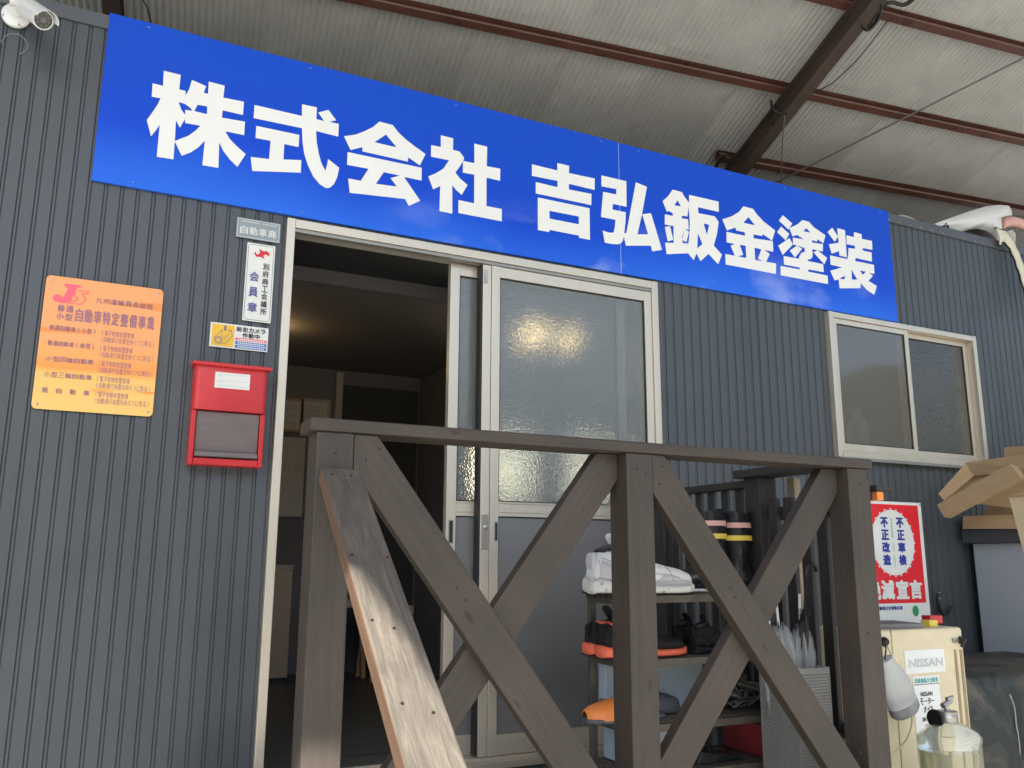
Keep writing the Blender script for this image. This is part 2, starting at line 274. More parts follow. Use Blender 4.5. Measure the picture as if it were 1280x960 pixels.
# ------------------------------------------------------------------ mesh building
class MB:
    def __init__(s): s.v = []; s.f = []
    def add(s, vs_, fs): o = len(s.v); s.v += [V(q) for q in vs_]; s.f += [tuple(o+i for i in f) for f in fs]; return s
    def box(s, x0, x1, y0, y1, z0, z1, Mx=None):
        c = [V((x, y, z)) for z in (z0, z1) for y in (y0, y1) for x in (x0, x1)]
        if Mx: c = [Mx @ q for q in c]
        return s.add(c, [(0, 2, 3, 1), (4, 5, 7, 6), (0, 1, 5, 4), (2, 6, 7, 3), (0, 4, 6, 2), (1, 3, 7, 5)])
    def bar(s, P, Q, wd, th, up=(0, 0, 1)):     # wd across, th along 'up'
        P = V(P); Q = V(Q); x = (Q-P).normalized(); y = V(up).cross(x).normalized(); z = x.cross(y)
        c = [p + y*a*wd/2 + z*b_*th/2 for p in (P, Q) for b_ in (-1, 1) for a in (-1, 1)]
        return s.add(c, [(0, 1, 3, 2), (4, 6, 7, 5), (0, 4, 5, 1), (2, 3, 7, 6), (0, 2, 6, 4), (1, 5, 7, 3)])
    def tube(s, pts, r, n=8, cap=True, rs=None):
        pts = [V(p) for p in pts]; o = len(s.v); up = V((0.13, 0.31, 0.94))
        for i, p in enumerate(pts):
            d = (pts[min(i+1, len(pts)-1)] - pts[max(i-1, 0)]).normalized()
            a = d.cross(up).normalized(); b_ = a.cross(d); rr = rs[i] if rs else r
            for k in range(n): t = 2*math.pi*k/n; s.v.append(p + a*math.cos(t)*rr + b_*math.sin(t)*rr)
        for i in range(len(pts)-1):
            for k in range(n): s.f.append((o+i*n+k, o+i*n+(k+1) % n, o+(i+1)*n+(k+1) % n, o+(i+1)*n+k))
        if cap: s.f.append(tuple(o+k for k in reversed(range(n)))); s.f.append(tuple(o+(len(pts)-1)*n+k for k in range(n)))
        return s
    def rings(s, R, cap0=True, cap1=True):      # R: list of equal-length rings
        o = len(s.v); n = len(R[0])
        for r in R: s.v += [V(q) for q in r]
        for i in range(len(R)-1):
            for k in range(n): s.f.append((o+i*n+k, o+i*n+(k+1) % n, o+(i+1)*n+(k+1) % n, o+(i+1)*n+k))
        if cap0: s.f.append(tuple(o+k for k in reversed(range(n))))
        if cap1: s.f.append(tuple(o+(len(R)-1)*n+k for k in range(n)))
        return s
    def lathe(s, c, prof, n=24, axis='z'):      # prof: (radius, height)
        c = V(c); R = []
        for r, h in prof:
            ring = []
            for k in range(n):
                t = 2*math.pi*k/n
                ring.append(c + (V((r*math.cos(t), r*math.sin(t), h)) if axis == 'z' else V((r*math.cos(t), h, r*math.sin(t)))))
            R.append(ring)
        return s.rings(R)
    def prism(s, poly, d):                      # poly: 3-D points of one face, d: thickness vector
        poly = [V(p) for p in poly]; d = V(d); n = len(poly); o = len(s.v)
        s.v += poly + [p+d for p in poly]
        s.f.append(tuple(o+k for k in range(n))); s.f.append(tuple(o+n+k for k in reversed(range(n))))
        for k in range(n): s.f.append((o+k, o+n+k, o+n+(k+1) % n, o+(k+1) % n))
        return s
    def mesh(s, name, material, org=V((0, 0, 0)), smooth=None):
        me = bpy.data.meshes.new(name); me.from_pydata([v-org for v in s.v], [], s.f); me.validate()
        bm = bmesh.new(); bm.from_mesh(me); bmesh.ops.recalc_face_normals(bm, faces=bm.faces[:]); bm.to_mesh(me); bm.free()
        me.materials.append(M[material] if isinstance(material, str) else material)
        if smooth is not None:
            me.polygons.foreach_set('use_smooth', [True]*len(me.polygons))
            if smooth < 3: me.set_sharp_from_angle(angle=smooth)
        return me
    def build(s, name, material, parent=None, smooth=None, bevel=0.0):
        org = origin_of(parent)
        o = bpy.data.objects.new(name, s.mesh(name, material, org, smooth)); COL.objects.link(o)
        if parent: o.parent = parent
        if bevel:
            md = o.modifiers.new('bevel', 'BEVEL'); md.width = bevel; md.segments = 2; md.limit_method = 'ANGLE'; md.angle_limit = 0.6
            md.harden_normals = False
        return o
def origin_of(p):
    o = V((0, 0, 0))
    while p is not None: o = o + p.location; p = p.parent
    return o
def tag(o, label=None, cat=None, group=None, kind=None):
    if label: o['label'] = label
    if cat: o['category'] = cat
    if group: o['group'] = group
    if kind: o['kind'] = kind
    return o
def thing(name, loc, label, cat, group=None):
    o = bpy.data.objects.new(name, None); COL.objects.link(o); o.location = loc; o.empty_display_size = 0.1
    return tag(o, label, cat, group)
def top(mb, name, material, loc, label, cat, group=None, smooth=None, bevel=0.0):
    loc = V(loc); o = bpy.data.objects.new(name, mb.mesh(name, material, loc, smooth)); COL.objects.link(o); o.location = loc
    if bevel:
        md = o.modifiers.new('bevel', 'BEVEL'); md.width = bevel; md.segments = 2; md.limit_method = 'ANGLE'; md.angle_limit = 0.6
    return tag(o, label, cat, group)
def copy_tree(o, parent=None):
    c = o.copy(); COL.objects.link(c); c.parent = parent
    for ch in list(o.children): copy_tree(ch, c)
    return c
def spline(P, n=8):                              # Catmull-Rom through points
    P = [V(p) for p in P]; Q = [P[0]*2-P[1]] + P + [P[-1]*2-P[-2]]; out = []
    for i in range(1, len(Q)-2):
        for k in range(n):
            t = k/n; a, b_, c, d = Q[i-1], Q[i], Q[i+1], Q[i+2]
            out.append(0.5*((2*b_)+(c-a)*t+(2*a-5*b_+4*c-d)*t*t+(3*b_-a-3*c+d)*t**3))
    return out + [P[-1]]
def timber(name, P, Q, wd, th, up, material, parent, bevel=0.003, shape=None):   # a board with its own axes, so the grain runs along it
    P = V(P); Q = V(Q); x = (Q-P).normalized(); y = V(up).cross(x).normalized(); z = x.cross(y); L_ = (Q-P).length
    mb = MB()
    if shape: mb.prism([V((a, b_, -th/2)) for a, b_ in shape], V((0, 0, th)))
    else: mb.box(0, L_, -wd/2, wd/2, -th/2, th/2)
    o = bpy.data.objects.new(name, mb.mesh(name, material)); COL.objects.link(o)
    R = Matrix((x, y, z)).transposed().to_4x4(); org = origin_of(parent)
    o.parent = parent; o.matrix_local = Matrix.Translation(P-org) @ R
    if bevel: md = o.modifiers.new('bevel', 'BEVEL'); md.width = bevel; md.segments = 2; md.limit_method = 'ANGLE'
    return o

# lettering -------------------------------------------------------
_tc = {}
def glyphs(body):
    if body in _tc: return _tc[body]
    c = bpy.data.curves.new('t', 'FONT'); c.body = body; c.resolution_u = 4 if len(body) < 3 else 2
    o = bpy.data.objects.new('t', c); COL.objects.link(o)
    me = bpy.data.meshes.new_from_object(o.evaluated_get(bpy.context.evaluated_depsgraph_get()))
    vs_ = [v.co.copy() for v in me.vertices]; fs = [tuple(p.vertices) for p in me.polygons]
    bpy.data.objects.remove(o); bpy.data.curves.remove(c); bpy.data.meshes.remove(me)
    _tc[body] = (vs_, fs); return _tc[body]
def text(mb, body, x0, x1, z0, z1, y, bold=0.0, n=8, ital=0.0):
    """letters fitted to the rectangle x0..x1, z0..z1 on the vertical plane y, facing -y; bold is the extra half stroke in metres"""
    vs_, fs = glyphs(body)
    if not vs_: return
    a0 = min(v.x for v in vs_); a1 = max(v.x for v in vs_); b0 = min(v.y for v in vs_); b1 = max(v.y for v in vs_)
    bx = bold; sx = (x1-x0-2*bx)/(a1-a0); sz = (z1-z0-2*bx)/(b1-b0)
    pen = [(1, 1), (0, 1), (-1, 1), (-1, 0), (-1, -1), (0, -1), (1, -1), (1, 0)]
    offs = [(0, 0)] + ([(a_*bold, b_*bold*0.82) for a_, b_ in pen] if bold else []) + ([(a_*bold*.5, b_*bold*.41) for a_, b_ in pen] if n > 8 else [])
    for i, (ox, oz) in enumerate(offs):
        mb.add([V((x0+bx+(v.x-a0)*sx+ox+ital*(v.y-b0)*sz, y-0.00012*i, z0+bx+(v.y-b0)*sz+oz)) for v in vs_], fs)
def row(mb, body, x0, x1, z0, z1, y, bold=0.0):
    if body.isascii() and len(body) > 1: text(mb, body, x0, x1, z0, z1, y, bold); return
    n = len(body); p = (x1-x0)/n
    for i, ch in enumerate(body):
        if ch == ' ' or ch == '\u3000': continue
        vs_, _ = glyphs(ch); sz = (z1-z0)
        h_ = 0.92
        if ch in '()（）': text(mb, ch, x0+p*i+p*0.35, x0+p*i+p*0.65, z0, z1, y, bold)
        elif ch in 'ー一・-': text(mb, ch, x0+p*i+p*0.08, x0+p*i+p*0.92, z0+sz*0.45, z0+sz*0.57, y, bold*0.3)
        else: text(mb, ch, x0+p*i+p*0.07, x0+p*i+p*0.93, z0+sz*0.02, z0+sz*0.98, y, bold)
def column(mb, body, xc, wd, z1, z0, y, bold=0.0, fill=0.84):
    n = len(body); p = (z1-z0)/n
    for i, ch in enumerate(body):
        if ch == ' ': continue
        zz = z1-p*i
        if ch == 'ー': text(mb, '|', xc-wd*0.05, xc+wd*0.05, zz-p*fill, zz, y, bold)
        else: text(mb, ch, xc-wd/2, xc+wd/2, zz-p*fill, zz, y, bold)
def build_flat(mb, name, material, parent):      # lettering keeps its faces as made
    org = origin_of(parent); me = bpy.data.meshes.new(name); me.from_pydata([v-org for v in mb.v], [], mb.f); me.update()
    me.materials.append(M[material]); o = bpy.data.objects.new(name, me); COL.objects.link(o); o.parent = parent; return o

# ================================================================== THE SETTING
g = MB(); g.add([(-150, -150, 0), (150, -150, 0), (150, 150, 0), (-150, 150, 0)], [(0, 1, 2, 3)])
o = g.build('ground', 'gravel'); tag(o, kind='structure')
g = MB(); g.add([(-9, -9, 0.004), (12, -9, 0.004), (12, 9, 0.004), (-9, 9, 0.004)], [(0, 1, 2, 3)])
o = g.build('concrete_yard', 'ground'); tag(o, kind='structure')
mb = MB(); n_ = 120; R_ = []  # hill ring added out of view to darken glass reflections and low sky
for rr, hh_ in ((55, -0.5), (62, 5), (70, 11), (80, 15), (95, 17)):
    R_.append([V((rr*math.cos(2*math.pi*k/n_), rr*math.sin(2*math.pi*k/n_), hh_*(1+0.45*noise.noise(V((3*math.cos(2*math.pi*k/n_), 3*math.sin(2*math.pi*k/n_), rr*.02)))) + 0.7*noise.noise(V((k*.9, rr, 0)))*(hh_ > 0))) for k in range(n_)])
mb.rings(R_, False, False); o = mb.build('unseen_hills', 'hill_green', None, 3); tag(o, kind='structure')
# ------------------------------------------------------------------ office building
FL = 0.79
B = thing('office_building', (2.0, 1.4, 0), 'dark charcoal ribbed metal office under the shared tin roof, with sliding door and window', 'building')
PITCHX = 0.0494; GW = 0.0120; GD = 0.0042; X00 = 0.0005 - PITCHX*80
def siding(x0, x1, z0, z1):
    """ribbed sheets, eight flutes each, cut to the rectangle; returns nothing, adds sheets to the building"""
    per = PITCHX*8; k0 = math.floor((x0-X00)/per); k1 = math.ceil((x1-X00)/per)
    for k in range(k0, k1):
        a = max(x0, X00+k*per); b_ = min(x1, X00+(k+1)*per)
        if b_-a < 0.004: continue
        xs = []
        j0 = math.floor((a-X00)/PITCHX)-1; j1 = math.ceil((b_-X00)/PITCHX)+1
        prof = []
        for j in range(j0, j1):
            c = X00 + j*PITCHX + PITCHX*0.0
            prof += [(c-GW/2-0.0012, 0.0), (c-GW/2+0.0006, GD), (c-GW/2+0.0022, GD-0.0008), (c-GW/2+0.003, GD-0.0022), (c+GW/2-0.003, GD-0.0022), (c+GW/2-0.0022, GD-0.0008), (c+GW/2-0.0006, GD), (c+GW/2+0.0012, 0.0)]
        def yy(x):
            for q in range(len(prof)-1):
                if prof[q][0] <= x <= prof[q+1][0]:
                    f_ = (x-prof[q][0])/(prof[q+1][0]-prof[q][0]+1e-9); return prof[q][1]*(1-f_)+prof[q+1][1]*f_
            return 0
        pr = [(a, yy(a))] + [p for p in prof if a < p[0] < b_] + [(b_, yy(b_))]
        mb = MB(); n = len(pr); jit = random.uniform(-0.0006, 0.0006)
        mb.add([V((x, y+jit, z)) for z in (z0, z1) for x, y in pr], [(i, i+1, n+i+1, n+i) for i in range(n-1)])
        o = bpy.data.objects.new('siding_sheet', mb.mesh('siding_sheet', 'siding', B.location)); COL.objects.link(o); o.parent = B
DX0, DX1, DZ0, DZ1 = 0.549, 2.180, 0.765, 2.713
WX0, WX1, WZ0, WZ1 = 3.205, 4.308, 1.987, 2.717
TOPZ = 3.292
siding(-2.4, DX0, 0.12, TOPZ)
siding(DX0, DX1, DZ1, TOPZ); siding(DX0, DX1, 0.12, DZ0)
siding(DX1, WX0, 0.12, TOPZ)
siding(WX0, WX1, WZ1, TOPZ); siding(WX0, WX1, 0.12, WZ0)
siding(WX1, 6.6, 0.12, TOPZ)
# body behind the sheets, with the two openings left free
mb = MB()
for (a, b_, c, d) in ((-2.39, DX0-0.002, 0.1, 3.28), (DX0-0.002, DX1+0.002, DZ1+0.002, 3.28), (DX0-0.002, DX1+0.002, 0.1, FL-0.02), (DX1+0.002, WX0-0.002, 0.1, 3.28), (WX0-0.002, WX1+0.002, WZ1+0.002, 3.28), (WX0-0.002, WX1+0.002, 0.1, WZ0-0.002), (WX1+0.002, 6.59, 0.1, 3.28)):
    mb.box(a, b_, 0.012, 0.10, c, d)
mb.build('wall_core', 'inner_dark', B)
MB().box(-2.39, 6.59, 3.2, 3.3, 0.1, 3.28).build('rear_wall', 'siding', B)
MB().box(-2.39, -2.29, 0.101, 3.199, 0.1, 3.28).build('side_wall', 'siding', B)
MB().box(6.49, 6.59, 0.101, 3.199, 0.1, 3.28).build('side_wall', 'siding', B)
MB().box(-2.39, 6.59, 0.012, 3.3, 3.282, 3.30).build('flat_roof', 'coping', B)
# coping: folded flashing along the top edge, in lengths
xs = [-2.42, -0.55, 1.28, 3.11, 4.94, 6.62]
for a, b_ in zip(xs, xs[1:]):
    MB().box(a+0.001, b_-0.001, -0.012, 0.10, TOPZ-0.004, TOPZ+0.048).build('coping_strip', 'coping', B, bevel=0.003)
mb = MB()
for i in range(9):
    p = on_y(1112+i*13.5, 290+i*3.2, -0.013)
    mb.lathe((p.x, -0.013, TOPZ+0.006), [(0.0045, 0), (0.004, -0.003), (0.001, -0.0045)], 8, 'y')
mb.build('coping_screws', 'galv', B)['kind'] = 'stuff'

mb = MB()
for i in range(46):
    x = random.choice((random.uniform(-.5, .45), random.uniform(2.3, 3.1), random.uniform(3.85, 4.9))); j_ = round((x-X00)/PITCHX)+.5; x = X00+j_*PITCHX; z = random.choice((.9, 1.45, 2.02, 2.62, 3.16))+random.uniform(-.01, .01)
    if z > 2.55 and x < 3.75: continue
    mb.lathe((x, -0.0006, z), [(.0028, .001), (.0026, -.0012), (.001, -.0018)], 8, 'y')
mb.build('siding_screws', 'coping', B)['kind'] = 'stuff'
# inside of the room
MB().box(-0.2, 4.7, 0.101, 2.6, FL-0.03, FL).build('floor_slab', 'inner_floor', B)
mb = MB()
for i in range(14): mb.box(-0.19, 4.69, 0.25+i*0.16, 0.253+i*0.16, FL+0.0005, FL+0.001)
mb.build('floor_joints', 'black', B)
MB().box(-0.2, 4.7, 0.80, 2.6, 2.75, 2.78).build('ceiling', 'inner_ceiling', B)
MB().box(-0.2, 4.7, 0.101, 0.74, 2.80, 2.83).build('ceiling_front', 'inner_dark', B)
MB().box(-0.2, 4.7, 0.742, 0.798, 2.735, 2.83).build('ceiling_batten', 'inner_wall', B)
MB().box(-0.2, 4.7, 2.601, 2.65, FL, 2.78).build('room_back_wall', 'inner_wall', B)
MB().box(-0.25, -0.201, 0.101, 2.6, FL, 2.78).build('room_side_wall', 'inner_wall', B)
MB().box(2.02, 2.08, 1.75, 2.6, FL, 2.74).build('partition_wall', 'inner_wall', B)
MB().box(2.10, 2.24, 0.9, 1.04, FL, 2.74).build('room_column', 'inner_wall', B)
MB().box(1.415, 1.46, 2.565, 2.60, FL, 2.73).build('wall_batten', 'trim_pale', B)
MB().box(1.47, 2.0, 2.585, 2.60, FL, 2.65).build('dark_door_leaf', 'inner_dark', B)
MB().box(4.7, 4.75, 0.101, 2.6, FL, 2.78).build('room_side_wall', 'inner_wall', B)

wr = MB()
for (a, b_, c, d) in ((2.25, 3.58, 1.90, 1.93), (2.25, 3.58, 2.33, 2.36), (2.25, 2.28, 1.931, 2.329), (3.55, 3.58, 1.931, 2.329), (2.90, 2.93, 1.931, 2.329)): wr.box(a, b_, 2.575, 2.6, c, d)
wr = wr.build('rear_window_frame', 'alu', B)
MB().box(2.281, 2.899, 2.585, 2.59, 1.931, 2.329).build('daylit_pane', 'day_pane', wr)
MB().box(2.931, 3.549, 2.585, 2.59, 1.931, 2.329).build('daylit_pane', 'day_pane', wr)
# sliding door ------------------------------------------------------
F0 = -0.022
mb = MB()
mb.box(DX0, DX0+0.030, F0, 0.10, DZ0, DZ1); mb.box(DX1-0.032, DX1, F0, 0.10, DZ0, DZ1)
mb.box(DX0+0.0305, DX1-0.0325, F0+0.001, 0.10, DZ1-0.034, DZ1-0.001)
fr = mb.build('door_frame', 'alu', B, bevel=0.002)
mb = MB(); mb.box(DX0+0.031, DX1-0.033, -0.015, 0.006, DZ1-0.048, DZ1-0.036); mb.box(DX0+0.031, DX1-0.033, 0.05, 0.056, DZ1-0.05, DZ1-0.036)
mb.build('head_track', 'alu_dark', fr)
mb = MB(); mb.box(DX0+0.031, DX1-0.033, -0.05, 0.10, DZ0, DZ0+0.022); mb.box(DX0+0.031, DX1-0.033, -0.012, -0.008, DZ0+0.022, DZ0+0.034); mb.box(DX0+0.031, DX1-0.033, 0.038, 0.042, DZ0+0.022, DZ0+0.034)
mb.build('door_sill', 'alu', fr, bevel=0.001)
def leaf(x0, x1, y0, name_glass, stile_l=0.042, stile_r=0.042):
    y1 = y0+0.030; zb, zt = DZ0+0.036, DZ1-0.050
    zm0, zm1 = 1.660, 1.716
    mb = MB()
    mb.box(x0, x0+stile_l, y0, y1, zb, zt); mb.box(x1-stile_r, x1, y0, y1, zb, zt)
    xi, xj = x0+stile_l+0.0005, x1-stile_r-0.0005
    mb.box(xi, xj, y0+0.001, y1-0.001, zt-0.045, zt-0.0005); mb.box(xi, xj, y0+0.001, y1-0.001, zm0, zm1); mb.box(xi, xj, y0+0.001, y1-0.001, zb+0.0005, zb+0.07)
    mb.box(xi, xj, y0-0.002, y0+0.0005, zm0+0.014, zm0+0.018); mb.box(xi, xj, y0-0.003, y0+0.0005, zm1-0.008, zm1-0.003)
    L_ = mb.build('door_leaf', 'alu', B, bevel=0.0015)
    MB().box(xi, xj, y0+0.012, y0+0.017, zm1, zt-0.045).build('glass_pane', name_glass, L_)
    MB().box(xi, xj, y0+0.010, y0+0.018, zb+0.07, zm0).build('kick_panel', 'door_panel', L_)
    mb = MB()
    for a, b_, c, d in ((xi, xi+0.004, zm1, zt-0.045), (xj-0.004, xj, zm1, zt-0.045), (xi, xj, zm1, zm1+0.004), (xi, xj, zt-0.049, zt-0.045), (xi, xi+0.003, zb+0.07, zm0), (xi, xj, zm0-0.004, zm0)):
        mb.box(a, b_, y0+0.006, y0+0.0118, c, d)
    mb.build('glazing_bead', 'gasket', L_)
    return L_
LB = leaf(1.372, 2.147, -0.014, 'glass_pebbled', 0.036, 0.036)
LA = leaf(1.212, 2.035, 0.034, 'glass_pebbled_inner', 0.040, 0.040)
def pull(x, y, z0, z1, par, wd=0.013):
    mb = MB(); mb.box(x-wd/2-0.003, x+wd/2+0.003, y-0.0025, y, z0-0.004, z1+0.004); mb.build('pull_plate', 'alu_dark', par, bevel=0.001)
    MB().box(x-wd/2, x+wd/2, y-0.0035, y-0.0027, z0, z1).build('pull_recess', 'gasket', par)
pull(1.232, 0.034, 1.56, 1.64, LA); pull(1.398, -0.014, 1.57, 1.635, LB, 0.009)
# narrow meeting stile with the lock, just left of the closed leaf
mb = MB(); mb.box(1.334, 1.3705, -0.010, 0.032, DZ0+0.036, DZ1-0.050); st = mb.build('meeting_stile', 'alu', B, bevel=0.0015)
MB().box(1.340, 1.366, -0.0135, -0.0101, 1.535, 1.665).build('lock_plate', 'alu_dark', st, bevel=0.001)
MB().lathe((1.353, -0.0137, 1.618), [(0.009, 0), (0.009, -0.004), (0.006, -0.006), (0.002, -0.0062)], 16, 'y').build('lock_cylinder', 'galv', st, 0.6)
MB().box(1.325, 1.3335, -0.008, 0.03, DZ0+0.04, DZ1-0.052).build('draught_strip', 'gasket', st)
MB().box(1.338, 1.352, -0.016, -0.0102, 2.585, 2.64).build('stay_clip', 'galv', st, bevel=0.001)

# sliding window -----------------------------------------------------
mb = MB(); y0 = -0.030
mb.box(WX0, WX0+0.028, y0, 0.10, WZ0, WZ1); mb.box(WX1-0.028, WX1, y0, 0.10, WZ0, WZ1)
mb.box(WX0+0.0285, WX1-0.0285, y0+0.001, 0.10, WZ1-0.028, WZ1-0.001); mb.box(WX0+0.0285, WX1-0.0285, y0-0.006, 0.10, WZ0+0.0005, WZ0+0.03)
wf = mb.build('window_frame', 'alu', B, bevel=0.002)
MB().box(WX0-0.01, WX1+0.01, -0.045, -0.031, WZ0-0.012, WZ0+0.002).build('window_drip', 'alu_dark', wf)
def sash(x0, x1, ya, gl):
    z0, z1 = WZ0+0.031, WZ1-0.029; mb = MB()
    mb.box(x0, x0+0.027, ya, ya+0.024, z0, z1); mb.box(x1-0.027, x1, ya, ya+0.024, z0, z1)
    mb.box(x0+0.0275, x1-0.0275, ya+0.001, ya+0.023, z1-0.026, z1-0.0005); mb.box(x0+0.0275, x1-0.0275, ya+0.001, ya+0.023, z0+0.0005, z0+0.040)
    s_ = mb.build('window_sash', 'alu', B, bevel=0.0015)
    MB().box(x0+0.0275, x1-0.0275, ya+0.010, ya+0.014, z0+0.040, z1-0.026).build('glass_pane', gl, s_)
    mb = MB(); xi, xj, za, zb = x0+0.0275, x1-0.0275, z0+0.04, z1-0.026
    for a, b_, c, d in ((xi, xi+0.004, za, zb), (xj-0.004, xj, za, zb), (xi, xj, za, za+0.004), (xi, xj, zb-0.004, zb)): mb.box(a, b_, ya+0.005, ya+0.0098, c, d)
    mb.build('glazing_bead', 'gasket', s_)
sash(WX0+0.029, 3.775, -0.020, 'glass_film'); sash(3.745, WX1-0.029, 0.014, 'glass_plain')

# things inside --------------------------------------------------------
mb = MB(); lx = [(0.80, 1.62), (2.03, 0.90), (2.24, 0.92)]
for i, (x, y) in enumerate(lx):
    lab = ('round warm ceiling lamp behind the left door jamb', 'round warm ceiling lamp glowing behind the pebbled pane, left of the pair', 'round warm ceiling lamp glowing behind the pebbled pane, right of the pair')[i]
    t = thing('ceiling_lamp', (x, y, 2.75), lab, 'lamp', 'warm ceiling lamps in the office')
    MB().lathe((x, y, 2.70), [(0.05, 0.048), (0.05, 0.03), (0.03, 0.02)], 20).build('lamp_base', 'white_plastic', t, 0.6)
    MB().lathe((x, y, 2.66), [(0.004, -0.055), (0.03, -0.048), (0.05, -0.025), (0.055, 0.005), (0.045, 0.035), (0.03, 0.058)], 20).build('lamp_globe', 'bulb', t, 3)
def framed(px0, py0, px1, py1, y, lab, edge, name='framed_certificate', cat='certificate'):
    a = on_y(px0, py0, y); b_ = on_y(px1, py1, y); x0, x1, z1, z0 = a.x, b_.x, a.z, b_.z
    t = thing(name, ((x0+x1)/2, y, z0), lab, cat)
    mb = MB(); e = 0.016
    mb.box(x0-e, x0, y-0.015, y+0.01, z0-e, z1+e); mb.box(x1, x1+e, y-0.015, y+0.01, z0-e, z1+e); mb.box(x0, x1, y-0.014, y+0.01, z1, z1+e); mb.box(x0, x1, y-0.014, y+0.01, z0-e, z0)
    mb.build('picture_frame', edge, t)
    MB().box(x0, x1, y-0.004, y, z0, z1).build('sheet', 'paper_old', t)
    mb = MB()
    for k in range(7):
        zz = z1-(z1-z0)*(0.2+0.1*k); mb.box(x0+0.02, x1-0.02-0.03*(k % 3), y-0.0052, y-0.0042, zz, zz+0.006)
    mb.build('printed_lines', 'ink_grey', t)
    return t
framed(342, 499, 374, 538, 2.585, 'certificate in a brown frame on the office back wall, left of two', 'wood_tan')
framed(380, 501, 408, 540, 2.585, 'certificate in a pale frame on the office back wall, right of two', 'trim_pale')
a = on_y(338, 545, 2.58); b_ = on_y(377, 646, 2.58)
t = thing('wall_calendar', (a.x, 2.58, b_.z), 'pale wall calendar hung below the framed certificates', 'calendar')
MB().box(a.x, b_.x, 2.578, 2.582, b_.z, a.z).build('sheet', 'paper_old', t)
mb = MB(); row(mb, '1234', a.x+0.10, b_.x-0.02, b_.z+0.30, b_.z+0.33, 2.5765); build_flat(mb, 'printed_digits', 'ink_grey', t)
a = on_y(333, 706, 2.35); b_ = on_y(357, 840, 2.35)
t = thing('drawer_unit', (b_.x-0.15, 2.35, FL), 'narrow beige drawer unit with a pale top strip, seen through the doorway', 'drawer unit')
MB().box(b_.x-0.32, b_.x, 2.30, 2.57, FL+0.02, a.z-0.03).build('carcass', 'box_beige', t, bevel=0.004)
MB().box(b_.x-0.32, b_.x+0.002, 2.295, 2.572, a.z-0.0295, a.z).build('top_strip', 'trim_pale', t)
MB().box(b_.x-0.30, b_.x-0.02, 2.32, 2.55, FL, FL+0.019).build('plinth', 'inner_dark', t)
def stool(x, y, lab, zs, hw=0.15):
    t = thing('wooden_stool', (x, y, FL), lab, 'stool', 'wooden stools in the office')
    MB().box(x-hw, x+hw, y-0.16, y+0.16, zs-0.05, zs).build('seat', 'trim_pale', t, bevel=0.01)
    for sx in (-1, 1):
        for sy in (-1, 1):
            MB().bar((x+sx*(hw-.03), y+sy*0.12, zs-0.051), (x+sx*(hw+.01), y+sy*0.15, FL), 0.028, 0.028, (0, 1, 0)).build('leg', 'wood_tan', t, bevel=0.003)
    return t
stool(1.42, 2.1, 'light wood stool beside the beige drawer unit', 1.27)
stool(1.70, 2.2, 'light wood stool behind the leaning plank', 1.22, 0.12)
mb = MB(); p = on_y(1074, 565, 0.085)
t = thing('spray_bottle', (p.x, 0.085, WZ0+0.03), 'white plastic bottle on the inner sill behind the left window pane', 'bottle')
MB().lathe((p.x, 0.085, WZ0+0.032), [(0.052, 0), (0.055, 0.01), (0.055, 0.13), (0.045, 0.17), (0.022, 0.20), (0.022, 0.215)], 20).build('bottle_body', 'bottle_white', t, 0.9)
MB().box(p.x-0.028, p.x+0.02, 0.065, 0.105, WZ0+0.248, WZ0+0.275).build('bottle_cap', 'box_blue', t, bevel=0.004)

# ================================================================== shared canopy roof
E1 = V((0.9925, -0.1221, 0)); HH = V((0.1221, 0.9925, 0)); SL = 0.31
def rf(e, h, up=0.0):
    """point on the roof sheet: e along the purlins, h away from the yard; up = above the sheet"""
    return E1*e + HH*h + V((0, 0, 4.5-SL*h*1.0 + up))
D2 = (HH + V((0, 0, -SL))).normalized(); NR = E1.cross(D2).normalized()
R = thing('canopy_roof', (0, -2, 4.5), 'large open canopy of corrugated tin on red purlins and brown rafters over the office', 'canopy')
RP = 0.033; SW = RP*16; HL = 1.83
mb = MB(); nseg = 96; W2 = SW + RP*0.6
for j, hl in enumerate((0.0, HL+0.05)):
    for i in range(nseg+1):
        x = W2*i/nseg; mb.v.append(V((x, hl, 0.0068*math.sin(2*math.pi*x/RP))))
for i in range(nseg): mb.f.append((i, i+1, nseg+1+i+1, nseg+1+i))
sheet_me = bpy.data.meshes.new('roof_sheet'); sheet_me.from_pydata(mb.v, [], mb.f); sheet_me.materials.append(M['roof_tin'])
sheet_me.polygons.foreach_set('use_smooth', [True]*nseg)
RM = Matrix((E1, D2, NR)).transposed().to_4x4()
cnt = 0
E0 = 1.497 - SW*12
hc = math.sqrt(1+SL*SL)
for i in range(0, 28):
    e = E0 + i*SW
    h0 = -7.65
    for j in range(0, 7):
        h = 0.69 - HL/hc*(5-j)
        if e + SW > 8.7: continue
        if e + SW*0.5 < -0.62 and j == 0: continue             # unseen eave cut back here so the sun reaches the handrail
        p = rf(e, h, 0.0)
        o = bpy.data.objects.new('roof_sheet', sheet_me); COL.objects.link(o); o.parent = R
        o.matrix_local = Matrix.Translation(p - R.location + NR*(0.001*(i % 2)+0.0015*(j % 2))) @ RM; cnt += 1
